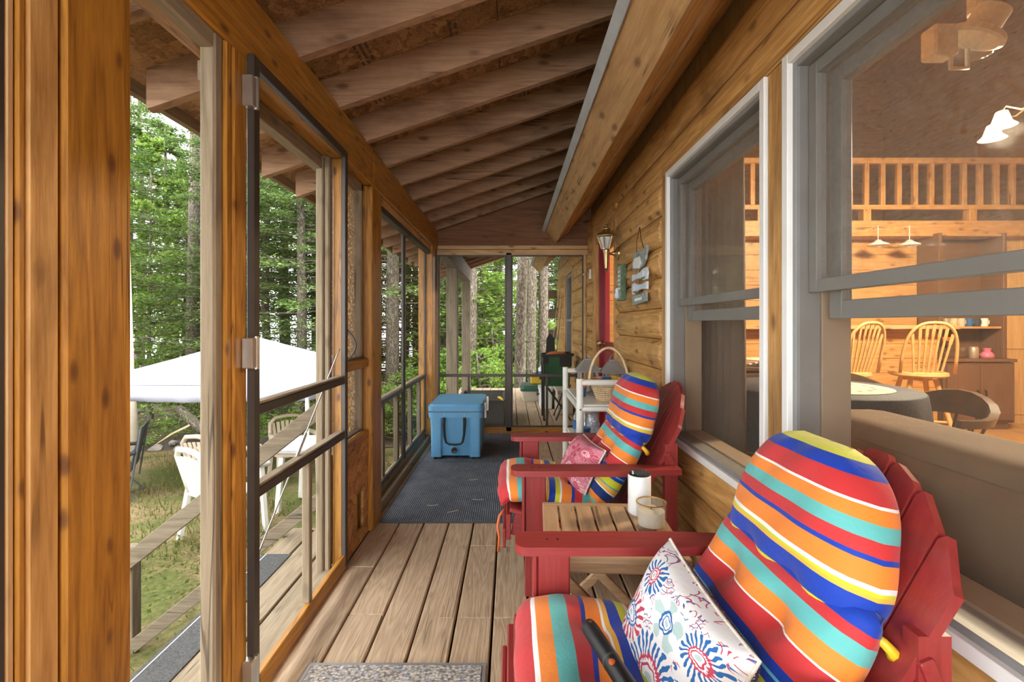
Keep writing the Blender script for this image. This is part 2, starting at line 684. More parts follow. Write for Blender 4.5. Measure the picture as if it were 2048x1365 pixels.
def sq(sx, k=1.0):
    out = []
    for tok in sx.split():
        out.append((tok[0], float(tok[1:]) / 1000 * k))
    return out


M['st_seat'] = stripes('striped_cloth_seat', sq('R62 W6 O36 T36 R34 B13 O40 W7 A13 B28 L22 W8 O46 B15 R36 T36 O36 W7 R60', .94))
M['st_back'] = stripes('striped_cloth_back', sq('T30 O30 N48 W6 A24 T9 L36 B20 C7 B24 R62 W6 O48 T42 R26 B60', .80))
M['st_head'] = stripes('striped_cloth_head', sq('B10 O18 W8 A10 L8 B56 A12 L9 W12 O52 B13 R34 T36 O36 W6 R54 B34 L60', .74))


def paisley(name, base, cols, seed=0, dens=1.0):
    t = NT(name)
    uv = t.n('ShaderNodeUVMap')
    sep = t.n('ShaderNodeSeparateXYZ')
    t.l(uv.outputs[0], sep.inputs[0])
    wv = t.noise(uv.outputs[0], 9, 2, out=1)
    wr_ = t.n('ShaderNodeVectorMath', operation='MULTIPLY_ADD')
    t.l(wv, wr_.inputs[0])
    wr_.inputs[1].default_value = (.09, .09, 0)
    t.l(uv.outputs[0], wr_.inputs[2])
    sep = t.n('ShaderNodeSeparateXYZ')
    t.l(wr_.outputs[0], sep.inputs[0])
    u, v = t.math('SUBTRACT', sep.outputs[0], .045), t.math('SUBTRACT', sep.outputs[1], .045)
    col = c4(base)
    # small scattered curls: rings about random centres
    mp = t.n('ShaderNodeMapping')
    mp.inputs['Location'].default_value = (seed, seed * .7, 0)
    t.l(uv.outputs[0], mp.inputs[0])
    for sc_, wd, cc in ((7.0, .17, cols[0]), (11.0, .2, cols[1])):
        d = t.voro(mp.outputs[0], sc_ * dens)
        r = t.math('FRACT', t.math('MULTIPLY', d, 4.2))
        mk = t.math('LESS_THAN', t.math('ABSOLUTE', t.math('SUBTRACT', r, .5)), wd * .45)
        nz = t.math('GREATER_THAN', t.noise(mp.outputs[0], 9 * dens, 2), .5)
        col = t.mix(t.math('MULTIPLY', mk, nz), col, c4(cc))

    def flower(cx, cy, r1, n, c_pet, c_ring, a0=0.0):
        nonlocal col
        dx, dy = t.math('SUBTRACT', u, cx), t.math('SUBTRACT', v, cy)
        d = t.math('SQRT', t.math('ADD', t.math('MULTIPLY', dx, dx), t.math('MULTIPLY', dy, dy)))
        a = t.math('ARCTAN2', dy, dx)
        s_ = t.math('ABSOLUTE', t.math('SINE', t.math('ADD', t.math('MULTIPLY', a, n / 2), a0)))
        inside = t.math('LESS_THAN', d, r1)
        col = t.mix(inside, col, c4(base))
        pet = t.math('MULTIPLY', t.math('GREATER_THAN', s_, .72), t.math('MULTIPLY', t.math('GREATER_THAN', d, r1 * .48),
                     t.math('LESS_THAN', d, t.math('MULTIPLY', t.math('ADD', t.math('MULTIPLY', s_, .35), .65), r1 * .98))))
        col = t.mix(pet, col, c4(c_pet))
        sc2 = t.math('ADD', t.math('MULTIPLY', s_, r1 * .07), r1 * .36)
        rg = t.math('LESS_THAN', t.math('ABSOLUTE', t.math('SUBTRACT', d, sc2)), r1 * .055)
        col = t.mix(rg, col, c4(c_ring))
        rg2 = t.math('LESS_THAN', t.math('ABSOLUTE', t.math('SUBTRACT', d, r1 * .25)), r1 * .03)
        col = t.mix(rg2, col, c4(c_ring))
        ct = t.math('LESS_THAN', d, r1 * .11)
        col = t.mix(ct, col, c4(cols[2]))
    flower(.60, .30, .27, 26, cols[0], cols[1])
    flower(.20, .42, .19, 18, cols[1], cols[0], .5)
    flower(.55, .68, .16, 5, cols[2], cols[0], .3)
    flower(.25, .80, .14, 16, cols[0], cols[1])
    flower(.85, .75, .15, 20, cols[0], cols[1], .2)
    flower(.90, .12, .13, 14, cols[1], cols[0])
    wr = t.noise(t.coords(rand=False), 25, 3, .6, .5)
    return t.done(t.princ(col, .75, 0, .2, t.bump(wr, .2, .01)))


M['paisley'] = paisley('white_paisley_cloth', (.74, .72, .71), [(.03, .13, .35), (.48, .055, .10), (.42, .54, .52)])
M['pinkpaisley'] = paisley('pink_medallion_cloth', (.60, .20, .25), [(.50, .05, .10), (.72, .45, .46), (.45, .06, .10)], 3.3)


def dotted(name, a, b):
    t = NT(name)
    uv = t.n('ShaderNodeUVMap')
    d = t.voro(uv.outputs[0], 42, rnd=.25)
    col = t.mix(t.math('LESS_THAN', d, .3), c4(a), c4(b))
    return t.done(t.princ(col, .8, 0, .2))


M['dots'] = dotted('navy_dotted_cloth', (.05, .04, .10), (.62, .55, .52))


def carton():
    t = NT('berry_carton_print')
    v = t.coords(rand=False)
    d = t.voro(v, 26)
    n = t.math('GREATER_THAN', t.noise(v, 5, 1), .5)
    m = t.math('MULTIPLY', t.math('LESS_THAN', d, .42), n)
    col = t.mix(m, (.45, .62, .70, 1), (.42, .02, .035, 1))
    return t.done(t.princ(col, .5))


M['carton'] = carton()
M['blue_pack'] = carton()

# ================================================================== STRUCTURE
YE = 5.10          # inner face of the far screen wall
RS = .34           # porch roof slope


def rz(x):          # underside of the porch rafters
    return 2.15 + RS * (x + .78)


# ---- ground, forest floor, lake
def gz(x, y):
    d = max(0.0, y - 3.0)
    z = -.66 - .095 * min(d, 6.5)
    z -= .03 * max(0, -x - 6)
    if y > 9.5:
        z -= .03 * (y - 9.5)
    return z


def terrain(name, x0, x1, y0, y1, n, m, mat, amp, label, cat):
    b = mb()
    vs, fs = [], []
    for j in range(m + 1):
        for i in range(n + 1):
            x, y = x0 + (x1 - x0) * i / n, y0 + (y1 - y0) * j / m
            vs.append((x, y, gz(x, y) + amp * (math.sin(x * 3.1 + y * 1.7) + math.sin(x * 1.3 - y * 4.3)) * .5))
    for j in range(m):
        for i in range(n):
            a = j * (n + 1) + i
            fs.append((a, a + 1, a + n + 2, a + n + 1))
    b.add(vs, fs)
    o = b.build(name, mat, smooth=True)
    return tag(o, label, cat, kind='structure')


terrain('lawn', -11.5, .9, -6, 9.75, 50, 64, M['ground'], .02, 'patchy green and straw coloured lawn below the porch', 'lawn')
terrain('forest_floor', -40, 22, 9.3, 34, 60, 30, M['litter'], .08, 'brown leaf litter under the trees', 'ground')
terrain('forest_floor', -40, -11, -6, 9.75, 30, 30, M['litter'], .08, 'brown leaf litter beyond the side of the lawn', 'ground')
b = mb()
b.quad((-120, 34, -4), (90, 34, -4), (90, 200, -4), (-120, 200, -4))
t_ = NT('lake_water')
lw = b.build('lake', t_.done(t_.princ((.3, .33, .36), .12, 0, .8)), recalc=False)
tag(lw, 'pale lake glimpsed between the trunks', 'lake', kind='structure')

# ---- deck floor: every plank is a part
floor = thing('floor', 'weathered tan deck planks running the length of the porch', 'floor', (0, 0, 0), kind='structure')
pitch, gap = .1457, .009
joints = {0: [2.3], 1: [1.923], 2: [-.2], 3: [3.4], 4: [1.90, 2.52], 5: [1.90, 2.52], 6: [.7, 2.9], 7: [1.6], 8: [3.1], 9: [.9], 10: [2.2], 11: [1.2]}
k = 0
xa = -.80
for k in range(12):
    x1 = -.6556 + pitch * k - gap / 2
    x0 = -.80 if k == 0 else x1 - pitch + gap
    x1 = min(x1, .86)
    ys = [-2.0] + joints.get(k, []) + [YE + .06]
    for a, c in zip(ys[:-1], ys[1:]):
        xx1 = x1
        if k == 3 and False:
            xx1 = x1
        mb().box(x0, xx1, a + .0015, c - .0015, -.032, 0, .004).build('plank', M['deck_y'], floor)
    mb().box(x0 - (.12 if k == 0 else 0), x1, YE + .075, 8.72, -.034, -.002, .004).build('plank', M['deck_y'], floor)
# repair strip beside the patched boards
mb().box(-.285, -.232, 1.90, 2.52, -.004, .0022, .001).build('plank', M['deck_y'], floor)
mb().box(-.93, .9, -2, 8.7, -.30, -.25, .003).build('joist_deck', M['dkgrey_y'], floor)
mb().box(-.90, -.86, -2, 8.7, -.30, -.036, .003).build('rim_joist', M['dkgrey_y'], floor)

# ---- ceiling: rafters, strand-board sheets
ceiling = thing('ceiling', 'rough rafters under strand board porch roof', 'ceiling', (0, 0, 2.15), kind='structure')


def slope_bar(x0, x1, y0, y1, h0, h1, c=.003):
    b = mb()
    vs = []
    for x in (x0, x1):
        for y in (y0, y1):
            for h in (h0, h1):
                vs.append((x, y, rz(x) + h))
    b.add(vs, [(0, 1, 3, 2), (4, 6, 7, 5), (0, 4, 5, 1), (2, 3, 7, 6), (0, 2, 6, 4), (1, 5, 7, 3)])
    return b


for i in range(-9, 18):
    y = 1.757 + .4063 * i
    inside = y < 5.1
    o = slope_bar(-1.34, .97, y - .001, y + .038, 0, .148).build('rafter', M['rafter_x'], ceiling)
ys = -2.05
seams = [-2.05, -.4, .92, 2.14, 3.36, 4.58, 5.15]
for a, c in zip(seams[:-1], seams[1:]):
    for (xa, xb) in ((-1.41, -.06), (-.06, 1.05)):
        slope_bar(xa + .0015, xb - .0015, a + .0015, c - .0015, .149, .162).build('roof_panel', M['osb_roof'], ceiling)
for a, c in ((5.15, 6.37), (6.37, 7.6), (7.6, 8.85)):
    slope_bar(-1.41, 1.05, a + .0015, c - .0015, .149, .162).build('roof_panel', M['osb_roof'], ceiling)
slope_bar(-1.42, 1.1, -2.1, 8.9, .164, .19).build('roofing', M['char'], ceiling)
slope_bar(-1.43, -1.41, -2.05, 8.85, .10, .175).build('eave_fascia', M['grey_y'], ceiling)
# black ink stamps on sheathing and rafters (unreadable rows of small print)
for (x, y, n_) in ((-.62, 1.98, 3), (-.66, 2.33, 3), (-.25, 2.06, 2), (.1, 2.88, 2)):
    for r in range(n_):
        b = mb()
        x_ = x - .024 * r
        for q in range(24):
            if random.random() < .15:
                continue
            yy = y + q * .0075
            a = rz(x_) + .1475
            a2 = rz(x_ + .022) + .1475
            b.quad((x_, yy, a), (x_ + .011, yy, a2 - .0037), (x_ + .011, yy + .0048, a2 - .0037), (x_, yy + .0048, a))
        b.build('ink_stamp', M['print_black'], ceiling, recalc=False)

# ---- eave of the house: tilted fascia, drip edge, sloped soffit
eave = thing('trim_1', 'pine eave of the cabin roof with bright metal drip edge', 'eave', (.5, 1.5, 2.1), kind='structure')


def sweep(poly, y0, y1):
    return mb().prism(poly, 'y', y0, y1)


ux, uz = .69, -.72      # along the fascia width (down and toward the wall)
nx, nz = .72, .69       # up the roof slope
D = Vector((.349, 2.168))


def ep(a, c):
    return (D.x + ux * a + nx * c, D.y + uz * a + nz * c)


for (y0, y1) in ((-2.0, 3.38), (3.383, 5.32), (5.323, 8.1)):
    sweep([ep(0, .0), ep(.19, .0), ep(.19, .02), ep(0, .02)], y0, y1).build('fascia_board', M['fascia_y'], eave)
sweep([ep(-.018, -.010), ep(.026, -.010), ep(.026, -.004), ep(-.012, -.004), ep(-.012, .3), ep(-.018, .3)], -2.0, 8.11).build('drip_edge', M['steel'], eave)
sweep([ep(.020, -.015), ep(.026, -.015), ep(.026, -.004), ep(.020, -.004)], -2.0, 8.11).build('drip_lip', M['steel'], eave)
sweep([ep(.165, .021), ep(.19, .021), ep(.19, .15), ep(.165, .15)], -2.0, 8.1).build('soffit_board', M['log_y'], eave)
sweep([ep(.165, .152), ep(.187, .152), ep(.187, .33), ep(.165, .33)], -2.0, 8.1).build('soffit_board', M['log_y'], eave)
sweep([ep(.187, .160), ep(.199, .160), ep(.199, .19), ep(.187, .19)], -2.0, 8.1).build('soffit_batten', M['fascia_y'], eave)
sweep([ep(.165, .332), ep(.187, .332), ep(.187, .47), ep(.165, .47)], -2.0, 8.1).build('soffit_board', M['log_y'], eave)
sweep([ep(-.02, .0), ep(.0, .0), ep(.0, 6.0), ep(-.02, 6.0)], -2.0, 8.15).build('roof_slab', M['char'], eave)

# ---- left wall: beam, posts, jambs, sills, bronze screen frames
wl = thing('wall_left', 'amber post and beam screen wall open to the woods', 'wall', (-.82, 2.0, 0), kind='structure')
for (y0, y1) in ((-2.0, 2.715), (2.718, YE + .05)):
    mb().box(-.92, -.78, y0, y1, 1.95, 2.165, .006).build('beam', M['amber_y'], wl)


def post(x0, x1, y0, y1, z0, z1, m='amber_z', n='post', c=.006):
    return mb().box(x0, x1, y0, y1, z0, z1, c).build(n, M[m], wl)


post(-.92, -.78, .836, .985, 0, 1.95)
post(-.90, -.785, .775, .834, 0, 1.95, n='jamb_board', m='log_z')
post(-.86, -.786, .762, .774, 0, 1.95, n='jamb_board')
post(-.86, -.790, .748, .761, 0, 1.95, n='jamb_board', m='fascia_z')
post(-.92, -.78, -.62, -.48, 0, 1.95)
post(-.92, -.78, -1.95, -1.81, 0, 1.95)
post(-.828, -.786, 1.268, 1.305, 0, 1.95, m='grey_z', n='jamb_board')
post(-.820, -.779, 1.306, 1.335, 0, 1.95, n='stop_board')
post(-.822, -.775, 1.336, 1.405, 0, 1.95, n='post')
# weathered stop under the beam over the first opening
mb().box(-.828, -.790, .99, 1.27, 1.905, 1.95, .003).build('head_board', M['grey_y'], wl)
mb().box(-.92, -.87, 1.40, 2.24, 1.885, 1.945, .003).build('head_board', M['grey_y'], wl)
# far jamb of the door and the narrow sidelight with strand board below
post(-.90, -.865, 2.20, 2.245, .02, 1.945, m='grey_z', n='jamb_board')
post(-.865, -.84, 2.21, 2.245, .02, 1.945, m='grey_z', n='stop_board')
post(-.84, -.785, 2.246, 2.30, 0, 1.95, n='post')
post(-.92, -.78, 2.69, 2.88, 0, 1.95)
mb().box(-.83, -.80, 2.30, 2.69, .93, .975, .004).build('sidelight_rail', M['amber_y'], wl)
mb().box(-.83, -.80, 2.30, 2.69, .52, .575, .004).build('sidelight_rail', M['amber_y'], wl)
mb().box(-.89, -.83, 2.30, 2.69, .575, .59, .003).build('sidelight_sill', M['grey_y'], wl)
mb().box(-.89, -.83, 2.30, 2.69, .975, .99, .003).build('sidelight_sill', M['grey_y'], wl)
post(-.89, -.83, 2.655, 2.69, .55, 1.95, m='grey_z', n='jamb_board')
mb().box(-.89, -.83, 2.30, 2.69, 1.91, 1.95, .003).build('head_board', M['grey_y'], wl)
mb().box(-.872, -.868, 2.30, 2.66, .59, .975, .001).build('plastic_pane', M['plastic_sheet'], wl)
mb().box(-.872, -.868, 2.30, 2.66, .99, 1.91, .001).build('plastic_pane', M['plastic_sheet'], wl)
b = mb()        # strand board with a pet hole
b.box(-.818, -.803, 2.285, 2.50, .0, .52, .002)
b.box(-.818, -.803, 2.60, 2.69, .0, .52, .002)
b.box(-.818, -.803, 2.50, 2.60, .27, .52, .002)
b.box(-.818, -.803, 2.50, 2.60, .0, .07, .002)
b.build('strand_board_panel', M['osb_panel'], wl)
mb().box(-.90, -.87, 2.29, 2.69, .0, .53, .002).build('back_board', M['dkgrey_y'], wl)
# sills
mb().box(-.86, -.80, .99, 1.40, 0, .085, .004).build('sill', M['amber_y'], wl)
mb().box(-.90, -.81, 1.405, 2.246, -.03, .03, .004).build('threshold', M['grey_y'], wl)
mb().box(-.808, -.795, 1.405, 2.246, 0, .045, .003).build('threshold_lip', M['amber_y'], wl)
mb().box(-.865, -.80, 2.88, 4.75, 0, .065, .004).build('sill', M['grey_y'], wl)
mb().box(-.90, -.845, 2.88, 4.75, .065, .11, .004).build('sill', M['grey_y'], wl)
mb().box(-.92, -.78, -2, .748, 0, .07, .004).build('sill', M['amber_y'], wl)
# corner post
post(-.92, -.78, 4.75, 4.90, 0, 1.95)
post(-.90, -.79, 4.905, YE + .04, 0, 1.95, m='grey_z', n='jamb_board')
mb().box(-.865, -.80, 2.88, 4.75, 1.905, 1.95, .003).build('head_board', M['fascia_y'], wl)


def screen_panel(x, y0, y1, z0, z1, rails=(), bars=(), m='screen_old', fw=.026, parent=wl):
    for (a, c_) in ((y0, y0 + fw), (y1 - fw, y1)):
        mb().box(x - .009, x + .009, a, c_, z0, z1, .002).build('frame_stile', M['bronze'], parent)
    for (a, c_) in ((z0, z0 + fw), (z1 - fw, z1)):
        mb().box(x - .009, x + .009, y0 + fw, y1 - fw, a, c_, .002).build('frame_rail', M['bronze'], parent)
    for r in rails:
        mb().box(x - .012, x + .012, y0 + fw, y1 - fw, r - .014, r + .014, .002).build('frame_rail', M['bronze'], parent)
    b = mb()
    b.quad((x - .004, y0 + fw * .5, z0 + fw * .5), (x - .004, y1 - fw * .5, z0 + fw * .5), (x - .004, y1 - fw * .5, z1 - fw * .5), (x - .004, y0 + fw * .5, z1 - fw * .5))
    b.build('insect_screen', M[m], parent, recalc=False)


screen_panel(-.853, 2.885, 3.78, .11, 1.905, (.655,))
screen_panel(-.853, 3.80, 4.745, .11, 1.905, (.655,))
mb().box(-.866, -.838, 3.775, 3.805, .10, 1.91, .003).build('mullion', M['bronze'], wl)
mb().box(-.845, -.80, 2.885, 3.78, 1.862, 1.905, .003).build('header_strip', M['bronze'], wl)
mb().box(-.845, -.80, 3.80, 4.745, 1.862, 1.905, .003).build('header_strip', M['bronze'], wl)
screen_panel(-.80, -.48, .748, .07, 1.95, (.66,), m='screen')
b = mb()
b.quad((-.83, .985, .085), (-.83, 1.27, .085), (-.83, 1.27, 1.93), (-.83, .985, 1.93))
b.build('insect_screen', M['screen'], wl, recalc=False)
# weathered balusters outside the far screens
for y in (3.30, 3.72, 4.22, 4.62):
    mb().box(-.905, -.872, y - .04, y + .01, .11, .66, .003).build('baluster', M['dkgrey_z'], wl)
mb().box(-.915, -.872, 2.885, 4.75, .62, .665, .003).build('rail_backing', M['grey_y'], wl)

# ---- screen door on the left wall
dr = thing('door_1', 'bronze framed screen door hinged on the left wall beside the amber post', 'screen door', (-.765, 1.40, .05), kind='structure')
DX0, DX1 = -.776, -.754
for (a, c_) in ((1.402, 1.437), (2.180, 2.212)):
    mb().box(DX0, DX1, a, c_, .055, 1.965, .003).build('stile', M['bronze'], dr)
mb().box(DX0, DX1, 1.437, 2.18, 1.93, 1.965, .003).build('top_rail', M['bronze'], dr)
mb().box(DX0, DX1, 1.437, 2.18, .055, .115, .003).build('bottom_rail', M['amber_y'], dr)
mb().box(DX0 - .012, DX1 - .004, 1.437, 2.18, .895, .925, .003).build('mid_rail', M['bronze'], dr)
mb().box(DX0 - .012, DX1 - .004, 1.437, 2.18, .645, .675, .003).build('mid_rail', M['bronze'], dr)
mb().box(DX0 - .012, DX1 - .006, 1.80, 1.83, .115, .645, .003).build('baluster', M['grey_z'], dr)
for (a, c_) in ((.926, .934), (.676, .684)):
    mb().box(DX0 - .016, DX1 - .006, 1.437, 2.18, a, c_, .002).build('rail_cap', M['grey_y'], dr)
b = mb()
b.quad((-.768, 1.43, .10), (-.768, 2.19, .10), (-.768, 2.19, 1.94), (-.768, 1.43, 1.94))
b.build('insect_screen', M['screen'], dr, recalc=False)
for z in (1.845, 1.085, .15):
    h = mb().box(-.776, -.744, 1.375, 1.403, z - .045, z + .045, .003).build('hinge', M['chrome'], dr)
    mb().tube([(-.748, 1.404, z - .048), (-.748, 1.404, z + .048)], .008, 10).build('hinge_pin', M['chrome'], h, smooth=40)
mb().tube([(-.785, 2.19, 1.055), (-.785, 1.83, .75)], .0028, 8).build('brace_rod', M['chrome'], dr, smooth=40)
mb().tube([(-.785, 1.83, .75), (-.785, 1.74, .67)], .006, 8).build('turnbuckle', M['chrome'], dr, smooth=40)
mb().tube([(-.785, 1.74, .67), (-.785, 1.445, .42)], .0028, 8).build('brace_rod', M['chrome'], dr, smooth=40)
pts = [(-.752 + .038 * math.sin(math.pi * q / 10), 2.197, 1.0 + .14 * q / 10) for q in range(11)]
mb().tube(pts, .005, 8).build('pull_handle', M['bronze'], dr, smooth=True)

# ---- far wall: plywood gable, header, sill, screen frames
wb = thing('wall_back', 'far screen wall with dark plywood gable above', 'wall', (0, YE, 0), kind='structure')
b = mb()
b.prism([(-.92, 2.0), (.42, 2.0), (.476, 2.018), (.52, 2.06), (.80, 2.28), (.86, 2.28), (.86, rz(.86) + .14), (-.92, rz(-.92) + .14)], 'y', YE + .03, YE + .045)
b.build('gable_panel', M['gable'], wb)
b = mb()
b.box(.42, .86, YE + .03, YE + .045, 2.0, 2.25, .001)
b.build('gable_panel', M['gable'], wb)
mb().box(-.80, .82, YE - .01, YE + .05, 1.965, 2.005, .003).build('header', M['fascia_x'], wb)
mb().box(-.80, .82, YE, YE + .05, 1.905, 1.962, .003).build('header', M['fascia_x'], wb)
mb().box(-.80, .82, YE, YE + .06, .0, .066, .003).build('sill', M['amber_x'], wb)
mb().box(-.80, -.775, YE, YE + .05, .066, 1.905, .003).build('side_jamb', M['grey_z'], wb)
mb().box(.775, .80, YE, YE + .05, .066, 1.905, .003).build('side_jamb', M['fascia_z'], wb)
mb().box(-.052, .006, YE + .0, YE + .04, .02, 1.93, .003).build('mullion', M['bronze'], wb)
for (x0, x1) in ((-.775, -.052), (.006, .775)):
    for (a, c_) in ((x0, x0 + .014), (x1 - .014, x1)):
        mb().box(a, c_, YE + .005, YE + .03, .066, 1.905, .002).build('frame_stile', M['bronze'], wb)
    for (a, c_) in ((.066, .08), (1.89, 1.905), (.602, .632)):
        mb().box(x0 + .014, x1 - .014, YE + .005, YE + .03, a, c_, .002).build('frame_rail', M['bronze'], wb)
    b = mb()
    b.quad((x0, YE + .018, .07), (x1, YE + .018, .07), (x1, YE + .018, 1.9), (x0, YE + .018, 1.9))
    b.build('insect_screen', M['screen'], wb, recalc=False)
for x in (-.45, .385):
    mb().box(x - .013, x + .013, YE + .005, YE + .03, .08, .602, .002).build('frame_stile', M['bronze'], wb)

# ---- right wall: log courses round the windows and the red door
wr = thing('wall_right', 'honey coloured log wall of the cabin', 'wall', (.86, 2.5, 0), kind='structure')
WZ0, WZ1 = .57, 1.965
W1 = (1.535, 2.52)      # far window
W2 = (.36, 1.435)       # near window
W3 = (6.45, 7.25)       # window past the screen wall
DOOR = (3.80, 4.70, 2.03)
b = mb()                # sheathing behind the logs, with openings
cols = [(-2.0, W2[0], None), (W2[0], W2[1], (WZ0, WZ1)), (W2[1], W1[0], None), (W1[0], W1[1], (WZ0, WZ1)), (W1[1], DOOR[0], None),
        (DOOR[0], DOOR[1], (0.02, DOOR[2])), (DOOR[1], W3[0], None), (W3[0], W3[1], (.6, 1.88)), (W3[1], 8.5, None)]
for (a, c_, hole) in cols:
    if hole is None:
        b.box(.885, .97, a, c_, -.6, 2.7, 0.0005)
    else:
        b.box(.885, .97, a, c_, -.6, hole[0], .0005)
        b.box(.885, .97, a, c_, hole[1], 2.7, .0005)
b.build('sheathing', M['pine_z'], wr)


def log_seg(y0, y1, z0, z1, bulge=.045, m='log_y'):
    h = z1 - z0
    prof = []
    for i in range(9):
        t = i / 8
        a = (t - .5) * 2
        prof.append((.845 - bulge * math.sqrt(max(0, 1 - (abs(a) * .96) ** 2.2)) + .006, z0 + h * t))
    prof.append((.89, z1))
    prof.insert(0, (.89, z0))
    n = len(prof)
    vs, fs = [], []
    yy = [(y0, .5), (y0 + .012, .93), (y0 + .03, 1), (y1 - .03, 1), (y1 - .012, .93), (y1, .5)]
    for (y, k) in yy:
        for (x, z) in prof:
            zz = z0 + h / 2 + (z - z0 - h / 2) * (.9 + .1 * k)
            vs.append((.89 + (x - .89) * k, y, zz))
    for j in range(len(yy) - 1):
        for i in range(n - 1):
            fs.append((j * n + i, j * n + i + 1, (j + 1) * n + i + 1, (j + 1) * n + i))
    fs.append(tuple(range(n)))
    fs.append(tuple((len(yy) - 1) * n + i for i in range(n))[::-1])
    mb().add(vs, fs).build('log', M[m], wr, smooth=35)


crs = [.052 - .172 + .172 * i for i in range(16)]
for i in range(len(crs) - 1):
    z0, z1 = crs[i] + .002, crs[i + 1] - .002
    if z0 > 2.28:
        break
    zm = (z0 + z1) / 2
    z1c = z1
    if zm < WZ0 - .02:
        log_seg(-2.0, .8, z0, min(z1, WZ0 - .012))
        log_seg(.803, DOOR[0] - .075, z0, min(z1, WZ0 - .012) if z1 > WZ0 - .012 else z1)
    elif z1 < 2.06:
        if z0 < WZ0 and z1 > WZ0:
            pass
        log_seg(-2.0, W2[0] - .09, z0, z1)
        log_seg(W1[1] + .10, DOOR[0] - .075, z0, z1)
    else:
        log_seg(-2.0, 1.2, z0, z1, .035)
        log_seg(1.203, 5.0, z0, z1, .035)
        log_seg(5.003, 8.45, z0, z1, .035)
    if z1 < 2.06:
        log_seg(DOOR[1] + .075, W3[0] - .06, z0, z1)
        if z1 < .58 or z0 > 1.90:
            pass
        log_seg(W3[1] + .06, 8.45, z0, z1)
    if i % 2 == 0 and z1 < 2.06:
        mb().box(.66, .80, 8.36, 8.50, z0 + .012, z1 - .012, .006).build('log_end', M['dkgrey_x'], wr)
# short course that closes the gap under the windows beside them
log_seg(W1[1] + .10, DOOR[0] - .075, .398, .566) if False else None
# casings
cs = [('casing', .822, .862, W2[1] + .004, W1[0] - .004, .45, WZ1), ('casing', .822, .862, W1[1] + .004, W1[1] + .085, .45, WZ1 + .0),
      ('casing', .822, .862, W2[0] - .08, W2[0] - .004, .45, WZ1)]
for (n_, x0, x1, y0, y1, z0, z1) in cs:
    mb().box(x0, x1, y0, y1, z0, z1, .004).build(n_, M['log_z'], wr)
mb().box(.818, .862, W2[0] - .09, W1[1] + .09, WZ1 + .002, WZ1 + .098, .004).build('casing', M['log_y'], wr)
for (y0, y1) in ((DOOR[0] - .072, DOOR[0]), (DOOR[1], DOOR[1] + .072)):
    mb().box(.815, .89, y0, y1, 0, DOOR[2] + .0, .004).build('casing', M['log_z'], wr)
mb().box(.815, .89, DOOR[0] - .072, DOOR[1] + .072, DOOR[2] + .002, DOOR[2] + .085, .004).build('casing', M['log_y'], wr)
for y in (W3[0] - .06, W3[1]):
    mb().box(.815, .89, y, y + .058, .5, 1.88, .004).build('casing', M['fascia_z'], wr)
mb().box(.815, .89, W3[0] - .06, W3[1] + .06, 1.882, 1.95, .004).build('casing', M['fascia_y'], wr)

# ---- red entry door
d2 = thing('door_2', 'crimson entry door with a tall glass light in the log wall', 'door', (.90, 4.25, .02), kind='structure')
b = mb()
b.box(.90, .945, DOOR[0] + .03, DOOR[0] + .13, .03, 2.0, .003)
b.box(.90, .945, DOOR[1] - .13, DOOR[1] - .03, .03, 2.0, .003)
b.box(.90, .945, DOOR[0] + .13, DOOR[1] - .13, 1.88, 2.0, .003)
b.box(.90, .945, DOOR[0] + .13, DOOR[1] - .13, .03, 1.0, .003)
b.build('door_slab', M['reddoor'], d2)
for (z0, z1) in ((.14, .5), (.56, .92)):
    mb().box(.893, .902, DOOR[0] + .17, DOOR[1] - .17, z0, z1, .006).build('door_panel', M['reddoor'], d2)
for y in (DOOR[0] + .001, DOOR[1] - .03):
    mb().box(.862, .965, y, y + .029, .02, 2.03, .003).build('door_jamb', M['reddoor'], d2)
mb().box(.862, .965, DOOR[0] + .03, DOOR[1] - .03, 2.0, 2.03, .003).build('door_jamb', M['reddoor'], d2)
mb().box(.92, .926, DOOR[0] + .13, DOOR[1] - .13, 1.0, 1.88, .001).build('door_glass', M['pane'], d2)
b = mb()
b.lathe([(0, 0), (.028, 0), (.028, .006), (.012, .01), (.012, .03), (.028, .04), (.03, .055), (.018, .07), (0, .072)], 16, (.90, DOOR[1] - .09, .98), Matrix.Rotation(-math.pi / 2, 3, 'Y'))
b.build('door_knob', M['brass'], d2, smooth=40)


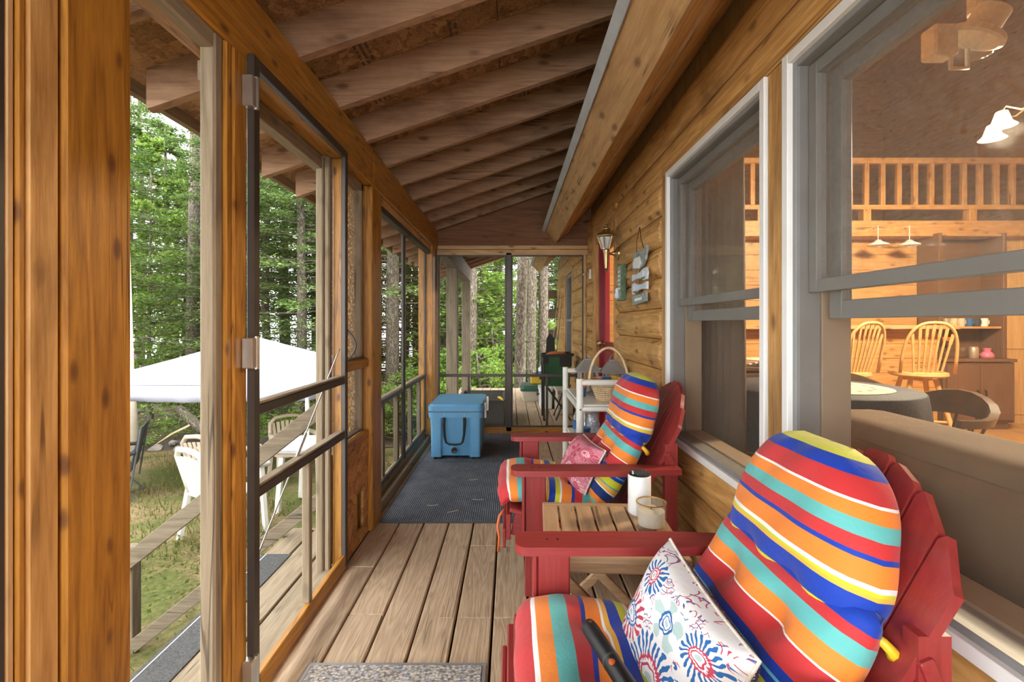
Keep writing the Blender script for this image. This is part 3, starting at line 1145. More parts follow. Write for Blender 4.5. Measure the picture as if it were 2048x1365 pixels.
# ---- windows
def window(n, y0, y1, label, sash_y=1.29, z0=WZ0, z1=WZ1):
    w = thing('window_%d' % n, label, 'window', (.86, (y0 + y1) / 2, z0), kind='structure')
    fl = .03

    def ring(x0, x1, a, b_, c_, d_, t, name, m, sub=None):
        mb().box(x0, x1, a, a + t, c_, d_, .002).build(name, M[m], sub or w)
        mb().box(x0, x1, b_ - t, b_, c_, d_, .002).build(name, M[m], sub or w)
        mb().box(x0, x1, a + t, b_ - t, d_ - t, d_, .002).build(name, M[m], sub or w)
        mb().box(x0, x1, a + t, b_ - t, c_, c_ + t, .002).build(name, M[m], sub or w)
    ring(.812, .85, y0, y1, z0, z1, fl, 'white_frame', 'white_vinyl')
    ring(.828, .90, y0 + .028, y1 - .028, z0 + .028, z1 - .028, .018, 'frame_track', 'grey_vinyl')
    ring(.90, .985, y0 + .002, y1 - .002, z0 + .002, z1 - .002, .05, 'inner_jamb', 'tan_vinyl')
    # screen
    a, c_ = y0 + .046, y1 - .046
    lo, hi = z0 + .046, z1 - .046
    q = mb()
    q.quad((.840, a - .01, lo - .01), (.840, c_ + .01, lo - .01), (.840, c_ + .01, hi + .01), (.840, a - .01, hi + .01))
    q.build('insect_screen', M['win_screen'], w, recalc=False)
    # upper sash (outer), lower sash (inner, raised)
    us = [None]
    ring(.862, .892, a + .004, c_ - .004, sash_y - .03, hi - .004, .036, 'upper_sash', 'grey_vinyl')
    mb().box(.875, .878, a + .03, c_ - .03, sash_y, hi - .03, .0005).build('glass_pane', M['pane'], w)
    ring(.905, .935, a + .03, c_ - .03, sash_y - .105, hi - .03, .05, 'lower_sash', 'grey_vinyl')
    mb().box(.918, .921, a + .07, c_ - .07, sash_y - .06, hi - .07, .0005).build('glass_pane', M['pane'], w)
    # inside stool and casing
    mb().box(.985, 1.06, y0 - .03, y1 + .03, z0 - .02, z0 + .012, .003).build('stool', M['fascia_y'], w)
    for y in (y0 - .06, y1):
        mb().box(.972, .99, y, y + .06, z0, z1 + .06, .002).build('inside_casing', M['pine_z'], w)
    return w


window(1, W1[0], W1[1], 'double hung window with brown curtain beside the hanging wall plaques')
window(2, W2[0], W2[1], 'large double hung window behind the striped chair cushion, sofa inside')
w3 = thing('window_3', 'plain dark window in the log wall beyond the far screen', 'window', (.86, 6.85, .6), kind='structure')
for y in (W3[0], W3[1] - .04):
    mb().box(.84, .93, y, y + .04, .6, 1.88, .003).build('window_frame', M['grey_vinyl'], w3)
for z in (.6, 1.84, 1.2):
    mb().box(.84, .93, W3[0] + .04, W3[1] - .04, z, z + .04, .003).build('window_frame', M['grey_vinyl'], w3)
mb().box(.875, .88, W3[0] + .04, W3[1] - .04, .64, 1.84, .001).build('glass_pane', M['pane'], w3)

# ---- outdoor continuation of the porch: weathered posts and beam
for (lab, y) in (('grey weathered porch post just beyond the far screen', 6.45), ('grey weathered porch post at the end of the open deck', 8.45)):
    p = thing('porch_post', lab, 'post', (-.79, y, 0))
    mb().box(-.865, -.715, y - .07, y + .07, 0, 1.92, .006).build('shaft', M['dkgrey_z'], p)
    mb().box(-.875, -.705, y - .08, y + .08, -.002, .03, .004).build('base_plate', M['dkgrey_x'], p)
bm_ = thing('porch_beam', 'grey weathered beam resting on the outdoor porch posts', 'beam', (-.79, 6.9, 1.92))
mb().box(-.87, -.71, 5.17, 8.72, 1.92, 2.15, .006).build('beam_timber', M['dkgrey_y'], bm_)

# ---- house interior shell
HX = 6.6
fl = thing('floor_inside', 'honey coloured wood floor inside the cabin', 'floor', (3.5, 3, .1), kind='structure')
for i in range(19):
    x0 = .972 + i * .30
    mb().box(x0, x0 + .298, -2, 8.4, .06, .1, .001).build('floorboard', M['pine_y'], fl)
wi = thing('wall_interior', 'knotty pine partition under the loft inside the cabin', 'wall', (3.5, 5.15, .1), kind='structure')
for i in range(12):
    z0 = .1 + i * .165
    mb().box(.975, HX, 5.16, 5.2, z0 + .001, z0 + .164, .003).build('wall_board', M['pine_x'], wi)
we = thing('wall_end', 'pine end walls inside the cabin', 'wall', (3.5, 3, .1), kind='structure')
mb().box(HX, HX + .06, -2.05, 8.55, .0, 5.62, .001).build('panelling', M['pine_y'], we)
mb().box(.975, HX + .06, -2.06, -2, -.1, 5.62, .001).build('panelling', M['pine_x'], we)
mb().box(.975, HX + .06, 8.49, 8.55, -.1, 5.62, .001).build('panelling', M['pine_x'], we)
ci = thing('ceiling_inside', 'sloped pine board ceiling inside the cabin', 'ceiling', (3, 3, 3.5), kind='structure')
for i in range(20):
    a0, a1 = .62 + i * .26, .62 + i * .26 + .258
    sweep([ep(.06, a0), ep(.045, a0), ep(.045, a1), ep(.06, a1)], -2, 8.5).build('ceiling_board', M['pine_y'], ci)
mb().box(3.5, HX + .06, -2.06, 8.56, 5.5, 5.56, .001).build('ceiling_top', M['pine_y'], ci)

# ================================================================== PORCH FURNITURE
# ---- adirondack chairs (front faces -x)
def plank_poly(pts, z0, z1):
    return mb().prism(pts, 'z', z0, z1)


def make_adirondack():
    r = thing('adirondack_chair', '', 'chair', (0, 0, 0))
    for s in (-1, 1):
        mb().box(.060, .150, s * .268 - .014, s * .268 + .014, 0, .537, .004).build('front_leg', M['red_z'], r, world=False)
        mb().box(.047, .0595, s * .262 - .034 * (1 if s < 0 else .4), s * .262 + .034 * (1 if s > 0 else .4), .25, .536, .003).build('arm_bracket', M['red_z'], r, world=False)
        # arm with rounded front corners
        yc, w = s * .298, .052
        pl = []
        for q in range(7):
            a = math.pi / 2 * q / 6
            pl.append((.035 - .035 * math.sin(a), yc - w + .035 - .035 * math.cos(a)))
        pl = [(.035 - .035 * math.cos(math.pi / 2 * q / 6), yc - w + .035 - .035 * math.sin(math.pi / 2 * q / 6)) for q in range(7)][::-1]
        pl += [(.035 - .035 * math.cos(math.pi / 2 * q / 6), yc + w - .035 + .035 * math.sin(math.pi / 2 * q / 6)) for q in range(7)]
        pl += [(.45, yc + w), (.715, yc + w * .55), (.715, yc - w * .55), (.45, yc - w)]
        arm = plank_poly(pl, .536, .560).build('arm', M['red_x'], r, smooth=30, world=False)
        for (bx, by) in ((.09, yc), (.12, yc), (.69, yc)):
            mb().lathe([(.004, .5595), (.004, .561), (0, .5612)], 8, (bx, by, 0)).build('screw', M['dark'], arm, world=False)
        # rear upright
        b = mb()
        b.prism([(s * .245 - .016, .10), (s * .245 + .016, .10), (s * .245 + .016, .65), (s * .245 - .016, .65)], 'x', .665, .720)
        b.build('rear_post', M['red_z'], r, world=False)
        # long sloping side rail that becomes the back leg
        b = mb()
        b.prism([(.0, .25), (.02, .36), (.12, .345), (.86, .05), (.86, .0), (.78, .0)], 'y', s * .225 - .012, s * .225 + .012)
        b.build('side_rail', M['red_x'], r, world=False)
    # seat slats
    mb().box(-.022, .0, -.262, .262, .235, .345, .004).build('front_apron', M['red_y'], r, world=False)
    mb().box(-.036, -.023, -.262, .262, .20, .285, .004).build('front_apron', M['red_y'], r, world=False)
    for i in range(6):
        u0 = -.004 + i * .078
        z = .365 - u0 * .30
        mb().bar((u0 + .034, -.262, z - .011), (u0 + .034, .262, z - .011), .070, .019, up=(.28, 0, 1)).build('seat_slat', M['red_y'], r, world=False)
    # fan back
    d = Vector((.33, 0, .67)).normalized()
    base = Vector((.47, 0, .20))
    n = 7
    for i in range(n):
        k = i - (n - 1) / 2
        ang = k * .027
        L = .765 - .0115 * abs(k) ** 2.0
        y0 = k * .062
        side = Vector((0, 1, 0))
        dv = (d * math.cos(ang) + side * math.sin(ang)).normalized()
        sv = (side * math.cos(ang) - d * math.sin(ang)).normalized()
        nrm = sv.cross(dv).normalized()
        p0 = base + side * y0
        wb_, wt = .029, .036
        tip = .022
        sl = .5 * (-.5 if k > 0 else .5) * (0 if k == 0 else 1)
        h1, h2 = L - max(0, -k) * .022, L - max(0, k) * .022
        out = [p0 - sv * wb_, p0 + sv * wb_, p0 + dv * (h2 - .012) + sv * wt, p0 + dv * (h2) + sv * (wt - .012),
               p0 + dv * h1 - sv * (wt - .012), p0 + dv * (h1 - .012) - sv * wt]
        b = mb()
        m_ = len(out)
        b.add([p - nrm * .009 for p in out] + [p + nrm * .009 for p in out],
              [tuple(range(m_)), tuple(range(m_, 2 * m_))[::-1]] + [(q, m_ + q, m_ + (q + 1) % m_, (q + 1) % m_) for q in range(m_)])
        b.build('back_slat', M['red_z'], r, world=False)
    mb().bar((.505, -.24, .26), (.505, .24, .26), .03, .06).build('back_rail', M['red_y'], r, world=False)
    mb().bar((.685, -.27, .585), (.685, .27, .585), .025, .06, up=(-.4, 0, 1)).build('back_rail', M['red_y'], r, world=False)
    return r


chA = make_adirondack()
chA.location = (.012, 1.055, 0)
chA['label'] = 'red adirondack chair holding the white paisley pillow, by the sofa window'
chA['group'] = 'red adirondack chairs'
chB = copy_tree(chA)
chB.location = (.0, 2.325, 0)
chB['label'] = 'red adirondack chair holding the pink pillow, by the white rack'
chB['group'] = 'red adirondack chairs'


def pad(name, mat, parent, path, half_w, thick, tufts=(), n=26, m=30, v0=0.0, crown=None, sag=.0, puff=.5):
    """a stuffed cloth pad: path = list of (u,z) along its length in the x-z plane, swept across y"""
    P = [Vector((p[0], 0, p[1])) for p in path]
    seg = [0]
    for a, c_ in zip(P[:-1], P[1:]):
        seg.append(seg[-1] + (c_ - a).length)
    L = seg[-1]

    def at(t):
        s_ = t * L
        for i in range(len(P) - 1):
            if s_ <= seg[i + 1] or i == len(P) - 2:
                f = (s_ - seg[i]) / (seg[i + 1] - seg[i])
                return P[i].lerp(P[i + 1], f)
    vs, uvs = [], []
    for side in (1, -1):
        for j in range(m + 1):
            t = j / m
            t = .5 - .5 * math.cos(math.pi * t) if False else t
            c = at(t)
            tg = (at(min(1, t + .04)) - at(max(0, t - .04))).normalized()
            nrm = Vector((-tg.z, 0, tg.x))
            hw = half_w * (crown(t) if crown else 1.0)
            et = max(0.0, 1 - abs(2 * t - 1) ** 5) ** puff
            for i in range(n + 1):
                s_ = 2 * i / n - 1
                es = max(0.0, 1 - abs(s_) ** 4) ** puff
                h = thick / 2 * es * et
                for (ts, tt, amp, wd) in tufts:
                    dd = ((s_ - ts) * hw) ** 2 + ((t - tt) * L) ** 2
                    h -= amp * math.exp(-dd / (wd * wd)) * es * et
                wob = .0025 * math.sin(s_ * 9 + t * 13) * es
                p = c + nrm * (side * (h + wob)) + Vector((0, s_ * hw, 0))
                vs.append(p)
                uvs.append((s_ * hw, v0 + t * L))
    row = n + 1
    tot = row * (m + 1)
    fs = []
    for j in range(m):
        for i in range(n):
            a = j * row + i
            fs.append((a, a + 1, a + row + 1, a + row))
            a += tot
            fs.append((a, a + row, a + row + 1, a + 1))
    b = mb()
    b.add(vs, fs)
    me = bpy.data.meshes.new(name)
    me.from_pydata([tuple(p) for p in vs], [], fs)
    uvl = me.uv_layers.new(name='UVMap')
    for lp in me.loops:
        uvl.data[lp.index].uv = uvs[lp.vertex_index]
    bm = bmesh.new()
    bm.from_mesh(me)
    bmesh.ops.remove_doubles(bm, verts=bm.verts, dist=.0008)
    bmesh.ops.recalc_face_normals(bm, faces=bm.faces)
    bm.to_mesh(me)
    bm.free()
    me.polygons.foreach_set('use_smooth', [True] * len(me.polygons))
    me.materials.append(mat)
    o = bpy.data.objects.new(name, me)
    COL.objects.link(o)
    o.parent = parent
    return o


def make_cushion():
    r = thing('chair_cushion', '', 'cushion', (0, 0, 0))
    tf = [(s_, t_, .034, .045) for s_ in (-.36, .36) for t_ in (.36, .70)]
    pad('seat_pad', M['st_seat'], r, [(-.045, .375), (-.02, .415), (.06, .424), (.2, .40), (.36, .365), (.44, .36)], .248, .115, tf)
    tb = [(s_, t_, .036, .045) for s_ in (-.4, .4) for t_ in (.30, .66)]
    pad('back_pad', M['st_back'], r, [(.36, .37), (.43, .45), (.50, .56), (.565, .68)], .252, .14, tb, puff=.45)
    th = [(-.36, .06, .02, .05), (.36, .06, .02, .05)]
    pad('head_pad', M['st_head'], r, [(.545, .615), (.572, .70), (.60, .80), (.635, .925)], .232, .17, th,
        crown=lambda t: (1.0 if t < .2 else math.sqrt(max(.0, 1 - ((t - .2) / .86) ** 2.0))) * (.93 + .07 * math.sin(min(1, t * 4) * math.pi / 2)), puff=.5)
    for s in (-1, 1):
        pts = [(.56, s * .21, .635), (.58, s * .232, .625), (.592, s * .236, .612), (.598, s * .228, .60)]
        mb().tube(pts, [.010, .009, .010, .012], 8).build('tie', M['yellow'], r, smooth=True, world=False)
    pts = [(-.03, -.245, .36), (-.05, -.262, .34), (-.058, -.268, .30), (-.05, -.27, .25), (-.055, -.268, .19)]
    mb().tube(pts, .006, 6).build('tie', M['orange'], r, smooth=True, world=False)
    return r


cuA = make_cushion()
cuA.location = (.07, 1.065, -.012)
cuA['label'] = 'striped tufted cushion on the red chair with the white paisley pillow'
cuA['group'] = 'striped chair cushions'
cuB = copy_tree(cuA)
cuB.location = (-.0, 2.325, 0)
cuB['label'] = 'striped tufted cushion on the red chair with the pink pillow'
cuB['group'] = 'striped chair cushions'


def make_pillow(name, label, T, R_, Bt, mat_front, mat_back, thick=.12):
    """T far top corner, R_ near top corner, Bt far bottom corner"""
    T, R_, Bt = Vector(T), Vector(R_), Vector(Bt)
    e1, e2 = R_ - T, Bt - T
    nrm = e2.cross(e1).normalized()
    if nrm.x > 0:
        nrm = -nrm
    r = thing(name, label, 'pillow', tuple(T + e1 / 2 + e2))
    n = 24
    for side, nm, mt in ((1, 'front_cover', mat_front), (-1, 'back_cover', mat_back)):
        vs, uvs, fs = [], [], []
        for j in range(n + 1):
            for i in range(n + 1):
                a, c_ = i / n, j / n
                x, y = 2 * a - 1, 2 * c_ - 1
                pinch = 1 - .07 * (1 - x * x) * abs(y) ** 3
                pinch2 = 1 - .07 * (1 - y * y) * abs(x) ** 3
                h = thick / 2 * max(0, (1 - x ** 4) * (1 - y ** 4)) ** .55 + .0015 + .003 * math.sin(x * 7 + y * 5) * (1 - x ** 2) * (1 - y ** 2)
                p = T + e1 * (.5 + x * pinch2 / 2) + e2 * (.5 + y * pinch / 2) + nrm * (h * side)
                vs.append(p - r.location)
                uvs.append((a, 1 - c_))
        for j in range(n):
            for i in range(n):
                a = j * (n + 1) + i
                fs.append((a, a + 1, a + n + 2, a + n + 1))
        me = bpy.data.meshes.new(nm)
        me.from_pydata([tuple(p) for p in vs], [], fs)
        uvl = me.uv_layers.new(name='UVMap')
        for lp in me.loops:
            uvl.data[lp.index].uv = uvs[lp.vertex_index]
        me.polygons.foreach_set('use_smooth', [True] * len(me.polygons))
        me.materials.append(mt)
        o = bpy.data.objects.new(nm, me)
        COL.objects.link(o)
        o.parent = r
    pp = []
    for (a, c_) in [(q / 12, 0) for q in range(12)] + [(1, q / 12) for q in range(12)] + [(1 - q / 12, 1) for q in range(12)] + [(0, 1 - q / 12) for q in range(13)]:
        x, y = 2 * a - 1, 2 * c_ - 1
        pp.append(T + e1 * (.5 + x * (1 - .07 * (1 - y * y) * abs(x) ** 3) / 2) + e2 * (.5 + y * (1 - .07 * (1 - x * x) * abs(y) ** 3) / 2))
    mb().tube(pp, .004, 6, cap=False).build('piping', M['lace'], r, smooth=True)
    return r


make_pillow('throw_pillow', 'white throw pillow with blue and red paisley flowers', (.405, 1.215, .622), (.44, .845, .572), (.285, 1.205, .37), M['paisley'], M['dots'], .14)
make_pillow('throw_pillow', 'pink medallion throw pillow with dotted navy back', (.375, 2.46, .600), (.425, 2.14, .60), (.27, 2.43, .40), M['pinkpaisley'], M['dots'], .15)

# ---- black lighter lying on the near cushion
lt = thing('gas_lighter', 'long black handled lighter with red button on the seat cushion', 'lighter', (.19, 1.0, .48))
A_, B_ = Vector((.172, 1.075, .493)), Vector((.232, .80, .505))
dv = (B_ - A_).normalized()
mb().tube([A_, A_ + dv * .006, A_ + dv * .02, A_ + dv * .13, A_ + dv * .28], [.012, .0165, .018, .0185, .018], 18).build('handle', M['dark'], lt, smooth=40)
mb().tube([A_ + dv * .128, A_ + dv * .134], .0189, 18).build('seam_ring', M['char'], lt, smooth=40)
bp = A_ + dv * .155 + Vector((-.010, 0, .014))
mb().lathe([(.0065, 0), (.0065, .005), (.004, .0065), (0, .007)], 12, tuple(bp)).build('button', M['orange'], lt, smooth=40)
mb().lathe([(.004, 0), (.004, .002), (0, .002)], 10, tuple(A_ + dv * .018 + Vector((0, 0, .0175)))).build('rivet', M['brass'], lt)

# ---- folding slatted side table
tb = thing('side_table', 'slatted wooden folding table between the red chairs', 'table', (.335, 1.667, 0), math.radians(-3))
for i in range(7):
    x0 = -.222 + i * .0645
    mb().box(x0, x0 + .0565, -.195, .195, .443, .460, .003).build('slat', M['teak_y'], tb, world=False)
for y in (-.225, .197):
    mb().box(-.222, .2215, y, y + .028, .440, .461, .003).build('frame_rail', M['teak_x'], tb, world=False)
for y in (-.20, .20):
    mb().box(-.20, .20, y - .011, y + .011, .405, .442, .003).build('apron', M['teak_x'], tb, world=False)
for y, sg in ((-.178, 1), (-.152, -1), (.178, -1), (.152, 1)):
    mb().bar((-.20 * sg, y, .415), (.20 * sg, y, .012), .018, .034).build('leg', M['teak_x'], tb, world=False)
for sx in (-1, 1):
    mb().box(.193 * sx - .012, .193 * sx + .012, -.165, .165, .03, .055, .003).build('stretcher', M['teak_y'], tb, world=False)

# ---- white canister with black grille
cn = thing('air_purifier', 'white cylinder with black perforated top on the slatted table', 'canister', (.481, 1.79, .461))
mb().lathe([(.038, 0), (.041, .004), (.042, .01), (.042, .140), (.040, .1445), (.037, .146), (0, .146)], 32).build('body', M['white_plastic'], cn, smooth=40, world=False)
mb().lathe([(.0405, .1455), (.0405, .148), (.036, .1505), (0, .151)], 32).build('grille_plate', M['dark'], cn, smooth=40, world=False)
b = mb()
for i in range(-3, 4):
    for j in range(-3, 4):
        x, y = i * .0092 + .004, j * .0092
        if math.hypot(x, y) < .033 and x > -.018:
            b.lathe([(.0036, .1505), (.0036, .1535), (.002, .1545), (0, .1548)], 6, (x, y, 0))
b.build('grille_studs', M['char'], cn, world=False)['kind'] = 'stuff'
mb().bar((-.028, -.015, .1515), (-.021, .018, .1515), .006, .003).build('switch', M['white_plastic'], cn, world=False)

# ---- candle in a glass jar
cd = thing('jar_candle', 'cream candle in a thick glass jar with gold rim', 'candle', (.4856, 1.655, .461))
mb().lathe([(.047, 0), (.051, .006), (.051, .092), (.0485, .094), (.046, .092), (.046, .016), (0, .014)], 32).build('glass_jar', M['clear'], cd, smooth=40, world=False)
mb().lathe([(.0452, .0165), (.0452, .064), (.03, .0655), (0, .066)], 28).build('wax', M['wax'], cd, smooth=40, world=False)
mb().lathe([(.0515, .0905), (.0518, .0945), (.0475, .0945), (.0472, .0905), (.0515, .0905)], 32).build('rim_band', M['gold'], cd, smooth=40, world=False)
mb().tube([(0, 0, .065), (.001, 0, .074)], .0012, 6).build('wick', M['dark'], cd, world=False)

# ---- ribbed mats and woven mat
def flatmat(name, label, x0, x1, y0, y1, mat, edge, h=.009):
    r = thing(name, label, 'mat', ((x0 + x1) / 2, (y0 + y1) / 2, 0))
    mb().box(x0 + .015, x1 - .015, y0 + .015, y1 - .015, 0.0, h, .002).build('pile', mat, r)
    b = mb()
    b.box(x0, x1, y0, y0 + .0145, 0, h * .75, .002)
    b.box(x0, x1, y1 - .0145, y1, 0, h * .75, .002)
    b.box(x0, x0 + .0145, y0 + .015, y1 - .015, 0, h * .75, .002)
    b.box(x1 - .0145, x1, y0 + .015, y1 - .015, 0, h * .75, .002)
    b.build('border', edge, r)
    return r


flatmat('floor_mat', 'ribbed charcoal carpet mat in front of the blue cooler', -.775, .10, 2.80, 4.03, M['mat_rib'], M['char'])
flatmat('floor_mat', 'ribbed charcoal carpet mat under the blue cooler', -.765, .105, 4.045, 5.06, M['mat_rib'], M['char'], .007)
flatmat('floor_mat', 'woven grey and tan speckled mat in the doorway', -.69, -.083, .86, 1.638, M['woven'], M['pewter'], .012)
for (x, y, a) in ((-.28, 3.55, .2), (-.5, 3.05, .1), (-.22, 3.15, -.1), (-.36, 2.95, .5)):
    pts = [Vector((x + .035 * math.cos(a) * q, y + .035 * math.sin(a) * q + .004 * q * q, .0108)) for q in (-1, 0, 1)]
    tag(mb().tube(pts, .0014, 5).build('dry_leaf_stem', M['wicker']), 'thin dry stalk lying on the charcoal mat', 'stalk', 'dry stalks on the mat')

# ---- blue cooler
co = thing('cooler', 'sky blue hard cooler with black rope handle', 'cooler', (-.475, 4.42, .0065))


def rbox(b, x0, x1, y0, y1, z0, z1, r, taper=0.0, n=5):
    """box with rounded vertical corners; taper shrinks the bottom"""
    rings = []
    for (z, k) in ((z0, 1 - taper), (z1, 1.0)):
        cx, cy = (x0 + x1) / 2, (y0 + y1) / 2
        hx, hy = (x1 - x0) / 2 * k, (y1 - y0) / 2 * k
        pts = []
        for (sx, sy, a0) in ((1, 1, 0), (-1, 1, 90), (-1, -1, 180), (1, -1, 270)):
            for q in range(n + 1):
                a = math.radians(a0 + 90 * q / n)
                pts.append((cx + sx * (hx - r) + r * math.cos(a), cy + sy * (hy - r) + r * math.sin(a), z))
        rings.append(pts)
    m_ = len(rings[0])
    b.add(rings[0] + rings[1], [tuple(range(m_))[::-1], tuple(range(m_, 2 * m_))] + [(q, (q + 1) % m_, m_ + (q + 1) % m_, m_ + q) for q in range(m_)])
    return b


w2, l2 = .238, .325
b = mb()
rbox(b, -w2 + .012, w2 - .012, -l2 + .012, l2 - .012, .025, .365, .045, .07)
b.build('body', M['blue_cooler'], co, smooth=35, world=False)
for sx in (-1, 1):
    rbox(mb_ := mb(), sx * .165 - .05, sx * .165 + .05, -l2 + .002, -l2 + .1, .02, .36, .02, .06)
    mb_.build('corner_rib', M['blue_cooler'], co, smooth=35, world=False)
b = mb()
rbox(b, -w2, w2, -l2, l2, .355, .405, .05)
b.build('body_rim', M['blue_cooler'], co, smooth=35, world=False)
b = mb()
rbox(b, -w2 - .004, w2 + .004, -l2 - .004, l2 + .004, .411, .455, .055)
rbox(b, -w2 + .012, w2 - .012, -l2 + .012, l2 - .012, .455, .470, .05, -.035)
ld = b.build('lid', M['blue_cooler'], co, smooth=35, world=False)
mb().box(-.032, .032, -l2 - .0065, -l2 - .003, .428, .446, .001).build('brand_plate', M['blue_cooler'], ld, world=False)
mb().box(-.035, .035, -l2 + .005, l2 - .01, .404, .412, .001).build('gasket', M['dark'], co, world=False)
mb().box(-w2 + .01, w2 - .01, -l2 + .006, l2 - .006, .404, .412, .001).build('gasket', M['dark'], co, world=False)
pts = [(-.098, -l2 - .006, .36), (-.100, -l2 - .012, .30), (-.092, -l2 - .014, .20), (-.080, -l2 - .016, .150), (-.05, -l2 - .018, .133), (0, -l2 - .018, .130),
       (.045, -l2 - .018, .137), (.062, -l2 - .016, .155), (.074, -l2 - .014, .22), (.078, -l2 - .010, .31), (.076, -l2 - .006, .36)]
mb().tube(pts, [.013, .013, .011, .009, .008, .008, .008, .009, .011, .013, .013], 8).build('rope_handle', M['rope'], co, smooth=True, world=False)
for x in (-.098, .076):
    mb().lathe([(.004, 0), (.004, .004), (0, .005)], 8, (x, -l2 - .001, .385), Matrix.Rotation(math.pi / 2, 3, 'X')).build('bolt', M['chrome'], co, world=False)
mb().lathe([(.036, -.05), (.036, .004), (.03, .008), (.024, .003), (0, .003)], 20, (-.012, -l2 + .022, .075), Matrix.Rotation(math.pi / 2, 3, 'X')).build('drain_ring', M['blue_cooler'], co, smooth=40, world=False)
mb().lathe([(.024, 0), (.024, .010), (.018, .014), (.010, .010), (0, .010)], 16, (-.012, -l2 + .020, .075), Matrix.Rotation(math.pi / 2, 3, 'X')).build('drain_plug', M['dark'], co, smooth=40, world=False)
for y in (-.18, .18):
    h = mb().box(w2 + .001, w2 + .020, y - .022, y + .022, .33, .462, .005).build('latch', M['white_plastic'], co, world=False)
    mb().box(w2 + .002, w2 + .014, y - .014, y + .014, .30, .328, .003).build('latch_pull', M['dark'], h, world=False)
for sx in (-1, 1):
    for sy in (-1, 1):
        mb().lathe([(.02, 0), (.024, .028)], 12, (sx * .17, sy * .25, 0)).build('foot', M['dark'], co, world=False)

# ---- white rack of round poles
rk = thing('pole_rack', 'white round pole shelf rack against the log wall', 'rack', (.61, 3.26, 0))
RX0, RX1, RY0, RY1 = .415, .775, 2.88, 3.64
for (x, y) in ((RX0, RY0), (RX1, RY0), (RX0, RY1), (RX1, RY1)):
    p = mb().tube([(x, y, 0), (x, y, .838)], .0215, 14).build('post', M['white_paint'], rk, smooth=40)
    mb().tube([(x, y, .838), (x, y, .8405)], .0195, 14).build('post_end', M['oak_z'], p, smooth=40)
for z in (.815,):
    for y in (RY0, RY1):
        mb().tube([(RX0, y, z), (RX1, y, z)], .0185, 12).build('top_rail', M['white_paint'], rk, smooth=40)
for z in (.655, .355, .10):
    for x in (RX0, RX1):
        mb().tube([(x, RY0, z), (x, RY1, z)], .0165, 12).build('side_rail', M['white_paint'], rk, smooth=40)
    for y in (RY0, RY1):
        mb().tube([(RX0, y, z), (RX1, y, z)], .0165, 12).build('end_rail', M['white_paint'], rk, smooth=40)
    if True:
        mb().box(RX0 + .01, RX1 - .01, RY0 + .01, RY1 - .01, z + .012, z + .026, .003).build('shelf', M['white_paint'], rk)
for z in (.655,):
    mb().lathe([(.005, 0), (.005, .003), (0, .003)], 10, (RX0, RY0 - .0215, z), Matrix.Rotation(math.pi / 2, 3, 'X')).build('screw_hole', M['dark'], rk)
SH1, SH2 = .682, .382


# ---- wicker basket with hoop handle
def basket(loc):
    r = thing('wicker_basket', 'wicker basket with a tall hoop handle on the white rack', 'basket', loc)
    for i in range(9):
        z = .006 + i * .0135
        rr = .072 + i * .0052
        pts = [((rr + .003 * math.cos(q * math.pi)) * math.cos(2 * math.pi * q / 28), (rr + .003 * math.cos(q * math.pi)) * math.sin(2 * math.pi * q / 28) * 1.0, z) for q in range(29)]
        mb().tube(pts, .0062, 6, cap=False).build('weave_ring', M['wicker'], r, smooth=True, world=False)
    b = mb()
    for q in range(28):
        a = 2 * math.pi * (q + .5) / 28
        b.tube([(.07 * math.cos(a), .07 * math.sin(a), 0), (.116 * math.cos(a), .116 * math.sin(a), .125)], .0035, 5)
    b.build('stakes', M['wicker'], r, world=False)['kind'] = 'stuff'
    mb().lathe([(0, 0), (.07, 0), (.07, .006), (0, .006)], 24).build('base', M['wicker'], r, world=False)
    pts = [(.122 * math.cos(2 * math.pi * q / 28), .122 * math.sin(2 * math.pi * q / 28), .130) for q in range(29)]
    mb().tube(pts, .009, 8, cap=False).build('rim', M['wicker'], r, smooth=True, world=False)
    pts = [(-.125 * math.cos(math.pi * q / 18) * 1.0, 0, .10 + .235 * math.sin(math.pi * q / 18)) for q in range(19)]
    mb().tube(pts, .009, 8).build('hoop_handle', M['wicker'], r, smooth=True, world=False)
    return r


basket((.625, 3.06, SH1 - .001))
for i, (x, y, hx, m_, lab) in enumerate(((.60, 3.04, .05, 'blue', 'blue packet inside the wicker basket'), (.65, 3.08, .04, 'yellow', 'yellow packet inside the wicker basket'))):
    o = thing('packet', lab, 'packet', (x, y, SH1 + .01))
    mb().obox(Matrix.Translation((0, 0, .075)) @ Matrix.Rotation(.3 - .5 * i, 4, 'Z') @ Matrix.Rotation(.25, 4, 'X'), .032, .008, .07, .004).build('wrapper', M[m_], o, world=False)
    mb().obox(Matrix.Translation((0, -.012, .085)) @ Matrix.Rotation(.3 - .5 * i, 4, 'Z') @ Matrix.Rotation(.25, 4, 'X'), .022, .003, .03, .002).build('wrapper_label', M['print_white'], o, world=False)


